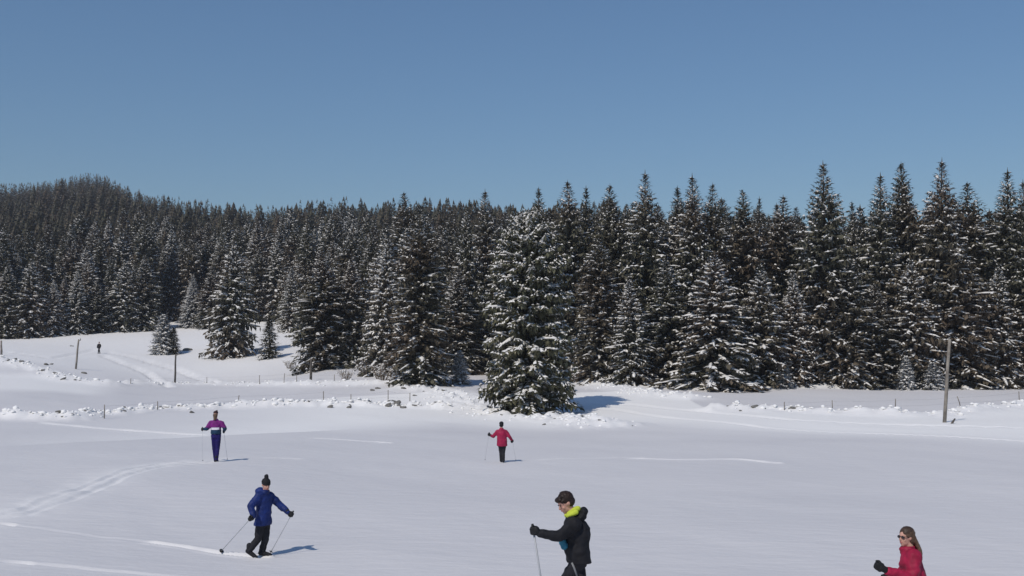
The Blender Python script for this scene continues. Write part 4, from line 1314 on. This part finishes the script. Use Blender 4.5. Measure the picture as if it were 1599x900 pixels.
# clods of snow along the banks: uncountable
cv_, cf_ = [], []
bmi = bmesh.new(); bmesh.ops.create_icosphere(bmi, subdivisions=1, radius=1.0)
iv = np.array([v.co[:] for v in bmi.verts]); if_ = np.array([[v.index for v in f.verts] for f in bmi.faces]); bmi.free()
offc = 0
for pts, n, spread, s0, s1 in ((WALL, 340, .45, .07, .24), (WALL2, 110, .9, .08, .26), (BANK, 200, .45, .06, .20), (HEAP, 220, 1.3, .06, .20), (SKIRT, 130, 1.0, .08, .22), (FENCE2, 90, .8, .08, .22)):
    seg = [(a, c, (c - a).length) for a, c in zip(pts[:-1], pts[1:])]
    aa = []
    for i in range(n):
        a, c, _ = random.choices(seg, [s[2] for s in seg])[0]
        p = a.lerp(c, random.random()); aa.append((p.x + random.gauss(0, spread), p.y + random.gauss(0, spread), s0 + (s1 - s0) * random.random() ** 2))
    aa = np.array(aa); zz = ground(aa[:, 0], aa[:, 1])
    for (x, y, s), z in zip(aa, zz):
        k = iv * (1 + .5 * (rng.random((len(iv), 1)) - .5)) * [s * random.uniform(.9, 1.6), s, s * random.uniform(.4, .8)]
        an_ = random.uniform(0, 6.28); ca, sa = math.cos(an_), math.sin(an_)
        cv_.append(np.stack([x + k[:, 0] * ca - k[:, 1] * sa, y + k[:, 0] * sa + k[:, 1] * ca, z + s * .15 + k[:, 2]], 1)); cf_.append(if_ + offc); offc += len(iv)
o = link("snow_clods", mesh_py("snow_clods", np.concatenate(cv_).tolist(), np.concatenate(cf_).tolist(), M_CLOD, True))
tag(o, 'broken clods of white snow strewn along the banks and the heap', 'snow', kind='stuff')


# ------------------------------------------------------------------ bare shrubs
def shrub(px, py, h, w, n, label, snow=.5, d=None, seed=1):
    rs = random.Random(seed)
    p = hit(px, py) if d is None else gpt(px, d)
    o = empty("bare_shrub", (p.x, p.y, gz(p.x, p.y)), 0, label, 'shrub', 'bare shrubs by the forest edge')
    v, f, sv, sf = [], [], [], []
    for i in range(n):
        a = rs.uniform(0, 6.28); r_ = rs.random() ** .6 * w / 2
        b0 = V3((math.cos(a) * r_ * .35, math.sin(a) * r_ * .35, -.1)); tp = V3((math.cos(a) * r_, math.sin(a) * r_, h * rs.uniform(.55, 1)))
        m = b0.lerp(tp, .5) + V3((rs.uniform(-.1, .1), rs.uniform(-.1, .1), .12))
        tube(v, f, [b0, m, tp], [.025, .018, .008], 4, False)
        for k in range(4):
            s = rs.uniform(.4, .95); q_ = b0.lerp(tp, s); e = q_ + V3((rs.uniform(-.35, .35), rs.uniform(-.35, .35), rs.uniform(.02, .3))) * (h / 1.6)
            tube(v, f, [q_, e], [.012, .006], 3, False)
            if rs.random() < snow:
                c = q_.lerp(e, .6); l = rs.uniform(.06, .14); b_ = len(sv)
                sv += [tuple(c + V3((l, 0, 0))), tuple(c + V3((0, l * .7, 0))), tuple(c - V3((l, 0, 0))), tuple(c - V3((0, l * .7, 0))), tuple(c + V3((0, 0, l * .7))), tuple(c - V3((0, 0, l * .3)))]
                for q4 in range(4):
                    sf += [(b_ + q4, b_ + (q4 + 1) % 4, b_ + 4), (b_ + (q4 + 1) % 4, b_ + q4, b_ + 5)]
    link("twigs", mesh_py("twigs", v, f, M_TWIG), o)["kind"] = "stuff"
    if sv: link("snow", mesh_py("snow", sv, sf, M_TSNOW, True), o)["kind"] = "stuff"
    return o


shrub(572, 588, 1.9, 2.6, 46, 'snowy tangle of twigs left of the spruce with long snowy boughs', .6, seed=2)
shrub(596, 598, 1.8, 2.4, 46, 'snowy bush of twigs in front of the spruce with long snowy boughs', .7, seed=3)
shrub(620, 602, 1.7, 2.0, 40, 'low snowy twigs just left of the tall dark spruce', .6, seed=4)
shrub(540, 594, 1.1, 2.0, 30, 'sparse dry twigs by the fence left of centre', .5, seed=5)
shrub(690, 600, 1.2, 2.0, 34, 'reddish-brown dry bush in the bright gap beside the big spruce', .3, seed=6)
shrub(822, 651, 1.7, 2.2, 110, 'dense grey-brown dry brush under the big lone spruce', .25, seed=7)
shrub(452, 575, 1.0, 1.8, 26, 'low dry twigs left of the broad dark spruce', .5, seed=8)
shrub(1110, 606, 1.3, 2.2, 30, 'brown dry bush at the foot of the broadest snowy spruce', .3, d=97, seed=9)
shrub(905, 602, 1.7, 1.8, 40, 'snow-plastered bush in the blue shade beside the big spruce', .8, seed=10)

# ------------------------------------------------------------------ thin winter air
bm = bmesh.new()
bmesh.ops.create_cube(bm, size=1.0, matrix=Matrix.Translation((0, 0, 78)) @ Matrix.Diagonal((3400, 3400, 168, 1)))
me = bpy.data.meshes.new("haze"); bm.to_mesh(me); bm.free()
M_HAZE = bpy.data.materials.new("haze_air"); M_HAZE.use_nodes = True
ht = M_HAZE.node_tree
for n in list(ht.nodes):
    if n.type == 'BSDF_PRINCIPLED': ht.nodes.remove(n)
pv = ht.nodes.new("ShaderNodeVolumePrincipled")
pv.inputs["Color"].default_value = (.86, .90, 1.0, 1)
pv.inputs["Density"].default_value = 0.00022
pv.inputs["Anisotropy"].default_value = 0.0
ht.links.new(pv.outputs[0], [n for n in ht.nodes if n.type == 'OUTPUT_MATERIAL'][0].inputs["Volume"])
me.materials.append(M_HAZE)
hz_ = link("haze", me); hz_["kind"] = "stuff"
